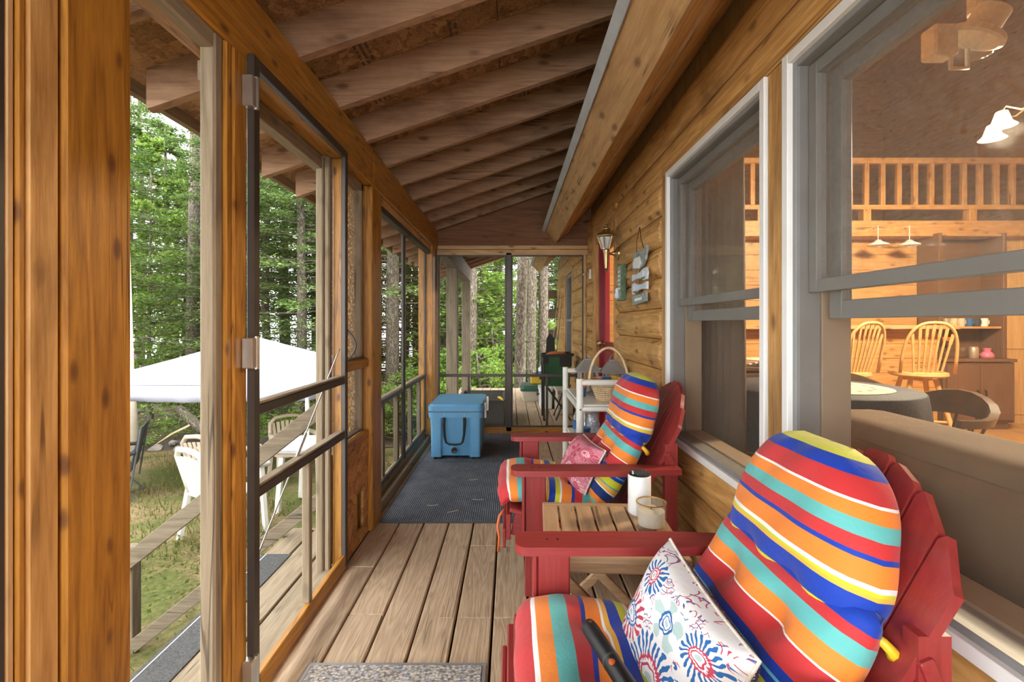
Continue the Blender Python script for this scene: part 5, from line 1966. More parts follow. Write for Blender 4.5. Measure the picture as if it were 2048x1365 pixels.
def conifer(name, H, R0, nb, per, mat, trunk_r, zmin=.12, leaf=.085, flat=.3, droop=.35):
    pts = []
    tb_ = mb()
    zs = [0, .1 * H, .35 * H, .7 * H, H]
    tb_.tube([(0, 0, -.3)] + [(.05 * math.sin(i * 2.1), .05 * math.cos(i * 1.7), z) for i, z in enumerate(zs)], [trunk_r * 1.25, trunk_r * 1.1, trunk_r, trunk_r * .85, trunk_r * .55, .02], 10)
    br = mb()
    for _ in range(nb):
        h = H * (zmin + (1 - zmin) * random.random() ** 1.0)
        L = R0 * (1.05 - (h / H) ** 1.5) * random.uniform(.6, 1.1) + .25
        a = random.uniform(0, 2 * math.pi)
        d = np.array([math.cos(a), math.sin(a)])
        t = rng.uniform(.15, 1, per) ** .8
        side = rng.normal(0, 1, per) * .20 * L * (1 - .55 * t) * .9
        x = d[0] * t * L - d[1] * side
        y = d[1] * t * L + d[0] * side
        z = h - droop * (t * L) ** 1.6 * .35 + rng.normal(0, .045, per) + .12 * t * L
        pts.append(np.stack([x, y, z], 1))
        br.tube([(0, 0, h), (d[0] * L * .5, d[1] * L * .5, h + .06 * L - droop * (.5 * L) ** 1.6 * .35), (d[0] * L * .92, d[1] * L * .92, h + .1 * L - droop * L ** 1.6 * .35)], [.018, .011, .004], 5)
    fm = leaf_mesh(name, np.concatenate(pts), leaf, flat, mat)
    return fm, tb_, br


def tree_proto(kind):
    r = bpy.data.objects.new('tree', None)
    COL.objects.link(r)
    if kind == 'hemlock':
        fm, tb_, br = conifer('foliage', 9.5, 2.3, 170, 150, M['leaf_dark'], .13, .08)
    elif kind == 'hemlock_b':
        fm, tb_, br = conifer('foliage', 11, 2.0, 190, 140, M['leaf_dark'], .17, .16)
    elif kind == 'maple':
        fm, tb_, br = conifer('foliage', 7.5, 2.2, 110, 120, M['leaf_mid'], .06, .10, .125, .55, .1)
    elif kind == 'bare':
        fm, tb_, br = conifer('foliage', 12, 1.8, 90, 110, M['leaf_dark'], .15, .45)
    elif kind == 'sapling':
        fm, tb_, br = conifer('foliage', 2.0, .9, 40, 90, M['leaf_lit'], .018, .12, .07, .35, .25)
    elif kind == 'shrub':
        fm, tb_, br = conifer('foliage', 1.5, 1.1, 46, 110, M['leaf_lit'], .014, .05, .075, .5, .1)
    f = bpy.data.objects.new('foliage', fm)
    f['kind'] = 'stuff'
    COL.objects.link(f)
    f.parent = r
    tb_.build('trunk', M['bark'], r, smooth=True, world=False)
    b = br.build('branches', M['bark'], r, world=False, recalc=False)
    b['kind'] = 'stuff'
    return r


PROTO = {k: tree_proto(k) for k in ('hemlock', 'hemlock_b', 'maple', 'bare', 'sapling', 'shrub')}
used = set()
LAB = {'hemlock': ('hemlock_tree', 'dark hemlock with low drooping branches in the woods', 'tree', 'low branched hemlocks in the woods'),
       'hemlock_b': ('hemlock_tree', 'tall dark hemlock with raised lower branches in the woods', 'tree', 'tall hemlocks in the woods'),
       'maple': ('maple_tree', 'bright green broad leaved young maple in the woods', 'tree', 'young maples in the woods'),
       'bare': ('spruce_tree', 'tall spruce with a long bare trunk in the woods', 'tree', 'bare trunked spruces in the woods'),
       'sapling': ('hemlock_sapling', 'small light green hemlock sapling on the forest edge', 'sapling', 'saplings on the forest edge'),
       'shrub': ('leafy_shrub', 'low bright green shrub at the forest edge', 'shrub', 'shrubs at the forest edge')}


CROWN = {'hemlock': 2.55, 'hemlock_b': 2.25, 'maple': 2.5, 'bare': .6, 'sapling': .95, 'shrub': 1.05}
placed = [(.155, 9.6), (.47, 11.4), (.78, 11.6), (-.95, 11.2), (-8.2, 12.3), (-6.5, 8.2), (-6.6, 9.6), (-6.25, 9.5), (-5.8, 9.4)]


def rect_dist(x, y, x0, x1, y0, y1):
    return math.hypot(max(x0 - x, 0, x - x1), max(y0 - y, 0, y - y1))


def settle(kind, x, y, s):
    low = kind in ('sapling', 'shrub')
    for _ in range(60):
        r = CROWN[kind] * s
        ok_ = (rect_dist(x, y, -5.54, -2.54, 6, 9) >= r and rect_dist(x, y, -1.43, 6.7, -2, 8.9) >= r
               and all(math.hypot(x - a, y - b) >= (.75 if low else 1.7) for a, b in placed))
        if ok_:
            break
        if y > 8.8:
            x, y = x * (y + .15) / y, y + .15
        else:
            x -= .15
    placed.append((x, y))
    return x, y


def plant(kind, x, y, s=1.0, dz=0.0):
    x, y = settle(kind, x, y, s)
    if kind not in used:
        used.add(kind)
        o = PROTO[kind]
    else:
        o = copy_tree(PROTO[kind])
    n_, l_, c_, g_ = LAB[kind]
    if c_ == 'tree':
        zone = ('at the side of the lawn' if (x < -8.5 and y < 9.6 and x / y < -.95) or y < 8 else
                'past the end of the open deck' if x / y > -.2 else
                'on the forest edge behind the canopy tent' if y < 12.6 else 'deep in the woods behind the canopy tent')
        l_ = l_.replace('in the woods', zone)
        g_ = g_.replace('in the woods', zone)
    else:
        zone = 'past the end of the open deck' if x / y > -.2 else 'along the lawn edge'
        l_ = l_.replace('on the forest edge', zone).replace('at the forest edge', zone)
        g_ = g_.replace('on the forest edge', zone).replace('at the forest edge', zone)
    o.name = n_
    o.location = (x, y, gz(x, y) - .05 + dz)
    o.rotation_euler = (0, 0, random.uniform(0, 6.28))
    o.scale = (s, s, s * random.uniform(.92, 1.1))
    tag(o, l_, c_, g_)
    return o


# front row seen through the left openings (ratio = x / y)
for (rt, y, kd, s) in ((-.86, 9.9, 'hemlock', .95), (-.755, 9.6, 'maple', .95), (-.68, 10.2, 'maple', 1.0), (-.60, 10.4, 'hemlock_b', .9), (-.51, 10.8, 'hemlock', .9), (-.44, 10.5, 'hemlock', 1.0),
                       (-.38, 11.5, 'hemlock_b', .95), (-.315, 10.6, 'hemlock', .9), (-.25, 11.0, 'hemlock_b', 1.0), (-.20, 10.2, 'hemlock', .9),
                       (-.145, 12.2, 'hemlock_b', .9), (-.06, 13.5, 'maple', 1.1), (-.105, 14.5, 'bare', 1.0), (.07, 14.5, 'hemlock', .95), (.125, 12.0, 'hemlock', .9)):
    plant(kd, rt * y, y, s)
for (rt, y, kd) in ((-.93, 13, 'hemlock_b'), (-.80, 13.5, 'bare'), (-.72, 14.2, 'hemlock'), (-.64, 14, 'bare'), (-.55, 15, 'hemlock_b'), (-.47, 14.5, 'bare'), (-.41, 15.5, 'hemlock'),
                    (-.34, 14.5, 'bare'), (-.28, 15.5, 'hemlock'), (-.22, 14.5, 'bare'), (-.175, 16, 'hemlock_b'), (-.12, 17, 'maple'), (-.03, 17, 'hemlock'), (.03, 18.5, 'bare'), (.1, 18, 'hemlock_b'), (.17, 16, 'hemlock')):
    plant(kd, rt * y, y, random.uniform(.95, 1.15))
for i in range(16):
    rt = -1.0 + i * .075
    y = 20 + random.uniform(-1.5, 2)
    plant(random.choice(['bare', 'hemlock', 'bare', 'hemlock_b']), rt * y, y, random.uniform(1, 1.25))
for (x, y, kd) in ((-9.5, 7.5, 'hemlock'), (-10.5, 4.5, 'hemlock_b'), (-9.8, 1.5, 'maple'), (-11, -1.5, 'hemlock'), (-9.5, -4.5, 'hemlock_b'), (-13, 6, 'bare'), (-14, 2, 'hemlock'), (-12.5, -4, 'maple'), (-13, 9.5, 'hemlock')):
    plant(kd, x, y, 1.0)
# understory
for (rt, y, kd, s) in ((-.77, 9.3, 'sapling', .8), (-.70, 9.15, 'sapling', .9), (-.63, 9.6, 'sapling', 1.0), (-.545, 9.4, 'shrub', .5), (-.50, 9.9, 'sapling', .9), (-.46, 9.6, 'shrub', .5), (-.36, 9.6, 'sapling', 1.0),
                       (-.30, 9.8, 'sapling', 1.2), (-.24, 9.6, 'shrub', .9), (-.175, 9.4, 'shrub', 1.2), (-.135, 9.8, 'shrub', 1.5), (-.10, 10.6, 'shrub', 1.6), (-.065, 9.7, 'shrub', 1.2), (-.035, 10.8, 'shrub', 1.5), (-.005, 11.5, 'shrub', 1.4),
                       (.075, 11.5, 'sapling', 1.5), (.045, 13.0, 'shrub', 1.7), (-.12, 12.0, 'sapling', 2.0), (-.07, 12.5, 'sapling', 2.2)):
    plant(kd, rt * y, y, s)


# big trunks just past the open deck
def big_trunk(x, y, r, lab, lean=0.0, bl=1.0):
    t = thing('old_spruce', lab, 'tree', (x, y, gz(x, y)))
    g0 = gz(x, y)
    mb().tube([(x - .02, y, g0 - .2), (x, y, g0 + .3), (x + lean * .4, y, 1.0), (x + lean, y, 3.2), (x + lean * 2, y, 8)], [r * 1.5, r * 1.15, r, r * .92, r * .7], 16).build('trunk', M['bark'], t, smooth=True)
    for i in range(5):
        z = .6 + i * .55
        a = 2.2 * i
        p = (x + lean * .6, y, z + .2)
        mb().tube([p, (p[0] + .5 * bl * math.cos(a), p[1] - .3 * bl, p[2] + .05), (p[0] + .95 * bl * math.cos(a), p[1] - .5 * bl, p[2] - .18 * bl)], [.014, .009, .003], 5).build('dead_branch', M['bark'], t, smooth=True)


big_trunk(.155, 9.6, .108, 'thick grey barked tree trunk just past the deck end', .10)
big_trunk(.47, 11.4, .11, 'thick dark tree trunk behind the grey barked one', .05, .28)
big_trunk(.78, 11.6, .12, 'dark tree trunk next to the stacked log ends', .0, .28)
big_trunk(-.95, 11.2, .12, 'dark tree trunk behind the porch posts', .06)
big_trunk(-8.2, 12.3, .16, 'thick dark trunk rising behind the canopy tent', .05)

# fallen wood, stones and soil bank at the lawn edge
o = thing('fallen_log', 'pale broken log lying across the edge of the lawn', 'log', (-6.2, 9.5, gz(-6.2, 9.5)))
mb().tube([(-6.75, 9.7, gz(-6.7, 9.7) + .75), (-6.3, 9.55, gz(-6.3, 9.5) + .45), (-5.75, 9.4, gz(-5.7, 9.4) + .16)], [.09, .1, .11], 10).build('stem', M['bark'], o, smooth=True)
mb().tube([(-6.3, 9.55, gz(-6.3, 9.5) + .48), (-6.6, 9.3, gz(-6.6, 9.3) + .3), (-6.95, 9.15, gz(-6.9, 9.1) + .02)], [.03, .02, .01], 6).build('broken_limb', M['wicker'], o, smooth=True)
o = thing('birch_tree', 'pale leaning birch stem at the lawn edge by the camp chair', 'tree', (-6.65, 8.2, gz(-6.6, 8.2)))
mb().tube([(-6.45, 8.2, gz(-6.5, 8.2) - .1), (-6.55, 8.2, .3), (-6.62, 8.25, 1.6), (-6.75, 8.3, 5)], [.09, .075, .065, .03], 10).build('trunk', M['beige'], o, smooth=True)
o = mb()
vs, fs = [], []
nn = 40
for i in range(nn + 1):
    for j in range(7):
        x = -7.6 + 5.0 * i / nn
        y = 9.08 + .1 * j
        z = gz(x, y) + .24 * math.sin(math.pi * j / 6) * (.6 + .4 * math.sin(x * 5) * math.sin(x * 2.3)) - .02
        vs.append((x, y, z))
for i in range(nn):
    for j in range(6):
        a = i * 7 + j
        fs.append((a, a + 7, a + 8, a + 1))
tag(o.add(vs, fs).build('soil_bank', M['dirt'], smooth=True), 'low bank of dark soil along the lawn edge', 'soil', kind='structure')
for i in range(16):
    x = -7.5 + i * .32 + random.uniform(-.1, .1)
    y = 9.0 + random.uniform(-.08, .35)
    if -6.1 < x < -5.2:
        y = 9.16
    r = random.uniform(.06, .13)
    bm = bmesh.new()
    bmesh.ops.create_icosphere(bm, subdivisions=2, radius=r)
    for v in bm.verts:
        v.co *= random.uniform(.8, 1.15)
        v.co.z *= .7
    me = bpy.data.meshes.new('stone')
    bm.to_mesh(me)
    bm.free()
    me.materials.append(M['rock'])
    o = bpy.data.objects.new('stone', me)
    o.location = (x, y, gz(x, y) + r * .3 + (.12 if y > 9.16 else 0))
    COL.objects.link(o)
    tag(o, 'rough grey brown stone on the soil bank at the lawn edge', 'stone', 'stones on the soil bank')

# grass
n = 26000
gx = rng.uniform(-8, -1.35, n)
gy = rng.uniform(.3, 8.6, n)
dens = np.sin(gx * 2.1 + 1) * np.sin(gy * 1.7) + np.sin(gx * 5.3 + gy * 3.1) * .6 + rng.normal(0, .4, n)
ok = dens > .05
gx, gy = gx[ok], gy[ok]
gzv = np.array([gz(a, c_) for a, c_ in zip(gx, gy)])
n = len(gx)
hh = rng.uniform(.03, .10, n)
az = rng.uniform(0, 6.28, n)
wd = rng.uniform(.004, .009, n)
ln = rng.normal(0, .03, (n, 2))
v = np.zeros((n, 3, 3))
v[:, 0] = np.stack([gx - np.cos(az) * wd, gy - np.sin(az) * wd, gzv - .01], 1)
v[:, 1] = np.stack([gx + np.cos(az) * wd, gy + np.sin(az) * wd, gzv - .01], 1)
v[:, 2] = np.stack([gx + ln[:, 0], gy + ln[:, 1], gzv + hh], 1)
me = bpy.data.meshes.new('grass')
me.from_pydata(v.reshape(-1, 3).tolist(), [], [(3 * i, 3 * i + 1, 3 * i + 2) for i in range(n)])
me.materials.append(M['grass'])
o = bpy.data.objects.new('grass', me)
COL.objects.link(o)
tag(o, 'short tufts of green and straw grass on the lawn', 'grass', kind='stuff')
wx = rng.normal(0, 1, (700, 2))
cl = np.array([(-2.45, 3.75), (-2.2, 3.4), (-2.7, 4.1), (-2.0, 3.2), (-2.9, 3.6)])
ci_ = rng.integers(0, 5, 700)
wp = cl[ci_] + wx * .2
wz = np.array([gz(a, c_) for a, c_ in wp]) + rng.uniform(.02, .07, 700)
me = leaf_mesh('weeds', np.concatenate([wp, wz[:, None]], 1), .035, .4, M['grass'])
o = bpy.data.objects.new('weeds', me)
COL.objects.link(o)
tag(o, 'bright green broad leaved weeds beside the white lawn chair', 'weeds', kind='stuff')

# ================================================================== INSIDE THE CABIN
FZ = .10
# ---- sofa along the window wall
o = thing('sofa', 'brown suede sofa with its back to the large window', 'sofa', (1.45, .8, FZ))
mb().box(1.09, 1.22, -.6, 1.85, FZ, .795, .03).build('back_frame', M['sofa'], o)
mb().box(1.09, 1.95, -.6, 1.85, FZ, .42, .03).build('base', M['sofa'], o)


def soft(x0, x1, y0, y1, z0, z1, name, m, parent, r=.07):
    bm = bmesh.new()
    bmesh.ops.create_cube(bm, size=1)
    for v in bm.verts:
        v.co = Vector(((x0 + x1) / 2 + v.co.x * (x1 - x0), (y0 + y1) / 2 + v.co.y * (y1 - y0), (z0 + z1) / 2 + v.co.z * (z1 - z0)))
    bmesh.ops.bevel(bm, geom=list(bm.edges), offset=r, segments=4, profile=.6, affect='EDGES')
    me = bpy.data.meshes.new(name)
    off = wloc(parent)
    for v in bm.verts:
        v.co -= off
    bm.to_mesh(me)
    bm.free()
    me.materials.append(m)
    me.polygons.foreach_set('use_smooth', [True] * len(me.polygons))
    q = bpy.data.objects.new(name, me)
    COL.objects.link(q)
    q.parent = parent
    return q


soft(1.13, 1.42, 1.02, 1.84, .45, .85, 'back_cushion', M['sofa'], o)
soft(1.13, 1.42, .20, 1.00, .45, .85, 'back_cushion', M['sofa'], o)
soft(1.13, 1.42, -.58, .18, .45, .85, 'back_cushion', M['sofa'], o)
for (y0, y1) in ((1.02, 1.84), (.2, 1.0), (-.58, .18)):
    soft(1.38, 1.96, y0, y1, .40, .56, 'seat_cushion', M['sofa'], o)
soft(1.10, 1.96, 1.85, 2.05, FZ, .68, 'arm', M['sofa'], o)

# ---- round table with navy cloth
o = thing('round_table', 'round dining table under a dark navy cloth', 'table', (1.66, 2.60, FZ))
mb().lathe([(0, .70), (.44, .70), (.455, .715), (.455, .725), (0, .725)], 36).build('table_top', M['darkwood'], o, smooth=40, world=False)
prof = []
vs, fs = [], []
n = 48
for k, (r_, z) in enumerate(((0.0, .728), (.455, .728), (.463, .72), (.472, .6), (.485, .42))):
    for q in range(n):
        a = 2 * math.pi * q / n
        w = (1 + (.035 * math.sin(a * 9) if k >= 3 else 0))
        vs.append((max(r_, .001) * w * math.cos(a), max(r_, .001) * w * math.sin(a), z))
for k in range(4):
    for q in range(n):
        q2 = (q + 1) % n
        fs.append((k * n + q, k * n + q2, (k + 1) * n + q2, (k + 1) * n + q))
mb().add(vs, fs).build('cloth', M['navy_cloth'], o, smooth=50, world=False)
mb().lathe([(.05, .06), (.05, .70)], 14).build('pedestal', M['darkwood'], o, smooth=40, world=False)
mb().lathe([(.28, 0), (.26, .03), (.06, .07), (0, .07)], 20).build('foot', M['darkwood'], o, smooth=40, world=False)
o = thing('doily', 'oval white lace doily on the navy tablecloth', 'doily', (1.70, 2.60, FZ + .7285))
mb().lathe([(0, .0), (.30, .0), (.31, .002), (.30, .004), (0, .004)], 36).build('lace', M['lace'], o, world=False)
b = mb()
for q in range(18):
    a = 2 * math.pi * q / 18
    b.lathe([(.012, .003), (.012, .0052), (0, .0052)], 6, (.22 * math.cos(a), .22 * math.sin(a), 0))
b.build('lace_motif', M['greysign'], o, world=False)


# ---- captain chairs
def captain(label, loc, rz_):
    r = thing('captain_chair', label, 'chair', loc, rz_, 'captain chairs round the table')
    mb().lathe([(0, .36), (.22, .36), (.235, .375), (.22, .395), (0, .385)], 24).build('seat', M['darkwood'], r, smooth=40, world=False)
    for sx in (-1, 1):
        for sy in (-1, 1):
            mb().tube([(sx * .15, sy * .15, .37), (sx * .21, sy * .21, 0)], [.018, .014], 8).build('leg', M['darkwood'], r, smooth=40, world=False)
    pts, rs = [], []
    for q in range(17):
        a = math.radians(-35 + 250 * q / 16)
        pts.append((.25 * math.cos(a), .25 * math.sin(a), .66 + .05 * math.sin(max(0, math.sin(a)) * math.pi / 2)))
    vs, fs = [], []
    for q in range(17):
        a = math.radians(-35 + 250 * q / 16)
        bk = max(0, math.sin(a))
        h = .045 + .10 * bk ** 2
        c, s_ = math.cos(a), math.sin(a)
        zb = .50 + .02 * bk
        for (rr, z) in ((.235, zb), (.275, zb), (.285 + .02 * bk, zb + h), (.245 + .02 * bk, zb + h)):
            vs.append((rr * c, rr * s_, z))
    for q in range(16):
        for k in range(4):
            k2 = (k + 1) % 4
            fs.append((q * 4 + k, q * 4 + k2, q * 4 + 4 + k2, q * 4 + 4 + k))
    fs += [(3, 2, 1, 0), (64, 65, 66, 67)]
    mb().add(vs, fs).build('arm_bow', M['darkwood'], r, smooth=40, world=False)
    for q in range(9):
        a = math.radians(-20 + 220 * q / 8)
        mb().tube([(.20 * math.cos(a), .20 * math.sin(a), .385), (.255 * math.cos(a), .255 * math.sin(a), .52)], .008, 6).build('spindle', M['darkwood'], r, world=False)
    return r


captain('dark varnished captain chair between the navy table and the counter stools', (2.50, 2.85, FZ), math.radians(-70))
captain('dark varnished captain chair on the far side of the navy table', (2.72, 3.72, FZ), math.radians(-10))


# ---- windsor counter stools
def stool(label, loc, rz_):
    r = thing('counter_stool', label, 'stool', loc, rz_, 'windsor counter stools')
    m = 'oak_z'
    mb().lathe([(0, .60), (.19, .60), (.215, .615), (.21, .64), (.18, .648), (0, .64)], 28).build('seat', M['oak_x'], r, smooth=40, world=False)
    mb().lathe([(.11, .565), (.11, .598)], 4).build('swivel_plate', M[m], r, world=False)
    for sx in (-1, 1):
        for sy in (-1, 1):
            mb().tube([(sx * .09, sy * .09, .585), (sx * .205, sy * .205, 0)], [.02, .017], 10).build('leg', M[m], r, smooth=40, world=False)
    for (z, k) in ((.22, .15), (.34, .135)):
        for s in (-1, 1):
            if z < .3:
                mb().tube([(-k, s * k, z), (k, s * k, z)], .011, 8).build('stretcher', M['oak_x'], r, smooth=40, world=False)
            else:
                mb().tube([(s * k, -k, z), (s * k, k, z)], .011, 8).build('stretcher', M['oak_y'], r, smooth=40, world=False)
    # back faces +y (back bow at -y)
    pts = []
    for q in range(21):
        a = math.pi * q / 20
        k = math.cos(a)
        pts.append((-.195 * (abs(k) ** .75) * (1 if k > 0 else -1), -.16 - .13 * math.sin(a) ** .8, .64 + .44 * math.sin(a) ** .62))
    mb().tube(pts, .0135, 8).build('back_bow', M[m], r, smooth=True, world=False)
    for i in range(7):
        x = -.135 + i * .045
        sn = math.sqrt(max(0, 1 - (x / .195) ** 2))
        zt = .64 + .43 * sn ** .7
        p0, p1 = Vector((x * .72, -.165, .64)), Vector((x * 1.05, -.16 - .128 * sn, zt))
        out = mb()
        out.bar(p0, p1.lerp(p0, .22), .017, .010, up=(0, -1, .3))
        out.bar(p1.lerp(p0, .26), p1, .024, .010, up=(0, -1, .3), c=.0045)
        out.build('spindle', M[m], r, world=False)
    return r


stool('pale oak windsor counter stool in front of the brown cupboard', (3.66, 4.30, FZ), math.radians(-18))
stool('pale oak windsor counter stool next to the sash, half hidden by the window frame', (3.00, 4.32, FZ), math.radians(10))

# ---- bar counter
o = thing('bar_counter', 'knotty pine breakfast bar behind the counter stools', 'counter', (3.0, 4.8, FZ))
for i in range(7):
    mb().box(1.6, 4.25, 4.76, 4.80, FZ + .145 * i, FZ + .145 * i + .143, .004).build('plank', M['pine_x'], o)
mb().box(1.5, 4.35, 4.62, 5.10, 1.115, 1.155, .006).build('counter_top', M['fascia_x'], o)
mb().box(1.6, 4.25, 4.80, 5.1, FZ, 1.11, .003).build('carcass', M['cabinet'], o)
# things on the bar
for i, (x, lab, m, hgt) in enumerate(((2.95, 'clear glass tumbler on the pine bar', 'clear', .12), (3.05, 'clear glass tumbler on the pine bar', 'clear', .12), (3.15, 'clear glass tumbler on the pine bar', 'clear', .12))):
    q = thing('tumbler', lab, 'glass', (x, 4.8, 1.155), 0, 'tumblers on the pine bar')
    mb().lathe([(.03, 0), (.034, hgt), (.031, hgt), (.027, .01), (0, .01)], 14).build('glass', M[m], q, smooth=40, world=False)
    mb().lathe([(.0345, hgt - .004), (.0345, hgt), (.031, hgt), (.031, hgt - .004)], 14).build('rim', M['white_vinyl'], q, world=False)

# ---- brown cupboard with open shelves
o = thing('cupboard', 'brown two door cupboard with open shelves on top', 'cupboard', (4.72, 4.98, FZ))
CX0, CX1 = 4.36, 5.08
mb().box(CX0, CX1, 4.82, 5.14, FZ + .07, .78, .004).build('base_cabinet', M['cabinet'], o)
mb().box(CX0 - .01, CX1 + .01, 4.80, 5.14, .785, .815, .004).build('counter_ledge', M['cabinet'], o)
mb().box(CX0 + .02, CX1 - .04, 4.84, 5.14, FZ, FZ + .068, .003).build('plinth', M['cabinet'], o)
for (x0, x1, kx) in ((CX0 + .025, (CX0 + CX1) / 2 - .004, 1), ((CX0 + CX1) / 2 + .004, CX1 - .025, 0)):
    d_ = mb().box(x0, x1, 4.80, 4.818, FZ + .10, .755, .004).build('cupboard_door', M['cabinet'], o)
    xx = x1 - .035 if kx else x0 + .035
    mb().tube([(xx, 4.80, .44), (xx, 4.78, .45), (xx, 4.78, .49), (xx, 4.80, .50)], .007, 8).build('door_pull', M['dark'], d_)
for x in (CX0 + .01, CX1 - .05):
    mb().box(x, x + .035, 4.88, 5.14, .815, 2.1, .003).build('side_panel', M['cabinet'], o)
for z in (1.12, 1.45, 1.8, 2.07):
    mb().box(CX0 + .046, CX1 - .051, 4.90, 5.14, z, z + .022, .002).build('shelf', M['pine_x'], o)
mb().box(CX0 + .03, CX1 - .03, 5.12, 5.14, .815, 2.1, .002).build('back_panel', M['cabinet'], o)
mb().box(CX0 + .05, CX0 + .24, 4.96, 5.1, .99, 1.03, .003).build('drawer_tray', M['orange'], o)
q = thing('vase', 'pink glass vase on the cupboard ledge', 'vase', (4.88, 4.90, .815))
mb().lathe([(.045, 0), (.058, .015), (.055, .045), (.03, .07), (.034, .095), (.040, .105), (.034, .105), (.024, .07), (0, .06)], 22).build('body', M['pink'], q, smooth=50, world=False)
mb().lathe([(.046, 0), (.048, .004), (0, .005)], 22).build('foot', M['silver'], q, smooth=40, world=False)
q = thing('tin', 'pale gold cylinder tin on the cupboard ledge', 'tin', (4.75, 4.91, .815))
mb().lathe([(.038, 0), (.041, .005), (.041, .10), (.036, .112)], 22).build('can', M['silver'], q, smooth=40, world=False)
mb().lathe([(.037, .110), (.037, .118), (.03, .122), (0, .122)], 22).build('lid', M['silver'], q, smooth=40, world=False)
for i in range(4):
    q = thing('wine_glass', 'clear stemmed glass on the cupboard ledge', 'glass', (4.45 + .07 * i, 4.93, .815), 0, 'glasses on the cupboard ledge')
    mb().lathe([(.026, 0), (.004, .006), (.004, .05), (.026, .075), (.028, .11), (.025, .11), (.023, .077), (0, .055)], 14).build('bowl', M['clear'], q, smooth=40, world=False)
for i in range(7):
    q = thing('mug', 'small mug on the upper cupboard shelf', 'mug', (4.44 + .08 * i, 4.97, 1.142), 0, 'mugs on the upper cupboard shelf')
    mm = M[('char', 'silver', 'wicker', 'beige', 'blue', 'navy_cloth', 'white_plastic')[i]]
    mb().lathe([(.028, 0), (.032, .01), (.032, .085), (.029, .085), (.027, .01), (0, .01)], 14).build('cup', mm, q, smooth=40, world=False)
    mb().tube([(.031, 0, .02), (.05, 0, .03), (.05, 0, .06), (.031, 0, .07)], .005, 6).build('handle', mm, q, smooth=True, world=False)

# ---- inner pine door at right
o = thing('door_3', 'bright six panel pine door inside the cabin', 'door', (5.5, 5.12, FZ), kind='structure')
mb().box(5.18, 6.0, 5.10, 5.14, FZ, 2.1, .003).build('door_slab', M['oak_z'], o)
for (x0, x1) in ((5.27, 5.54), (5.64, 5.92)):
    for (z0, z1) in ((.2, .78), (.9, 1.35), (1.45, 1.98)):
        mb().box(x0, x1, 5.088, 5.102, z0, z1, .008).build('door_panel', M['oak_z'], o)

# ---- dresser seen through the far window
o = thing('dresser', 'dark dresser with papers on top beyond the brown curtain', 'dresser', (2.05, 3.9, FZ))
mb().box(1.72, 2.38, 3.75, 4.2, FZ + .05, .80, .006).build('body', M['darkwood'], o)
mb().box(1.70, 2.40, 3.73, 4.22, .80, .83, .004).build('top', M['darkwood'], o)
for z in (.18, .40, .61):
    d_ = mb().box(1.75, 2.35, 3.735, 3.75, z, z + .17, .004).build('drawer', M['darkwood'], o)
    mb().tube([(1.93, 3.735, z + .09), (1.95, 3.71, z + .08), (2.15, 3.71, z + .08), (2.17, 3.735, z + .09)], .008, 8).build('handle', M['silver'], d_)
q = thing('paper_stack', 'pale stack of papers on the dark dresser', 'papers', (2.05, 3.95, .83))
for i in range(4):
    mb().obox(Matrix.Translation((.0, 0, .008 + i * .012)) @ Matrix.Rotation(.12 * i, 4, 'Z'), .20 - .02 * i, .14, .006, .001).build('sheet', M['lace'], q, world=False)
mb().box(1.60, 1.66, 5.10, 5.158, 1.155, 2.1, .003).build('wall_post', M['pine_z'], wi)

# ---- curtains
def curtain(label, x, y0, y1, z0, z1, folds):
    r = thing('curtain', label, 'curtain', (x, (y0 + y1) / 2, z0))
    vs, fs = [], []
    n = folds * 10
    for i in range(n + 1):
        t = i / n
        for (z, k) in ((z0, 1.25), ((z0 + z1) / 2, 1.0), (z1, .7)):
            vs.append((x + .025 * k * math.sin(t * folds * 2 * math.pi), y0 + (y1 - y0) * t, z))
    for i in range(n):
        for k in range(2):
            a = i * 3 + k
            fs.append((a, a + 1, a + 4, a + 3))
    c = mb().add(vs, fs).build('drape', M['curtain'], r, smooth=True)
    s_ = c.modifiers.new('thickness', 'SOLIDIFY')
    s_.thickness = .004
    mb().tube([(x, y0 - .03, z1 + .02), (x, y1 + .03, z1 + .02)], .012, 8).build('rod', M['bronze'], r, smooth=40)


curtain('brown curtain hanging at the far side of the far window', 1.10, 2.28, 2.90, .35, 2.0, 8)

# ---- loft with railing
o = thing('loft_railing', 'pine loft railing with square balusters above the kitchen', 'railing', (4, 5.0, 2.2))
mb().box(1.0, HX, 4.97, 5.03, 2.84, 2.90, .004).build('top_rail', M['pine_x'], o)
mb().box(1.0, HX, 4.97, 5.03, 2.36, 2.41, .004).build('bottom_rail', M['pine_x'], o)
for i in range(30):
    x = 1.5 + i * .17
    mb().box(x - .025, x + .025, 4.98, 5.02, 2.41, 2.84, .003).build('baluster', M['pine_z'], o)
for x in (1.5, 2.6, 3.7, 4.8, 5.9):
    mb().box(x - .04, x + .04, 4.96, 5.04, 2.2, 2.36, .003).build('post_foot', M['pine_z'], o)
lf = thing('loft_floor', 'pine loft floor over the kitchen', 'floor', (4, 6.5, 2.2), kind='structure')
mb().box(.98, HX, 4.95, 8.5, 2.078, 2.24, .004).build('loft_deck', M['pine_x'], lf)

# ---- lamps
def bell_shade(p, parent):
    mb().lathe([(.022, .075), (.03, .07), (.042, .03), (.05, .005), (.075, -.02), (.072, -.022), (.046, .0), (.038, .03), (.02, .068)], 18, p).build('glass_shade', M['bulb'], parent, smooth=50)


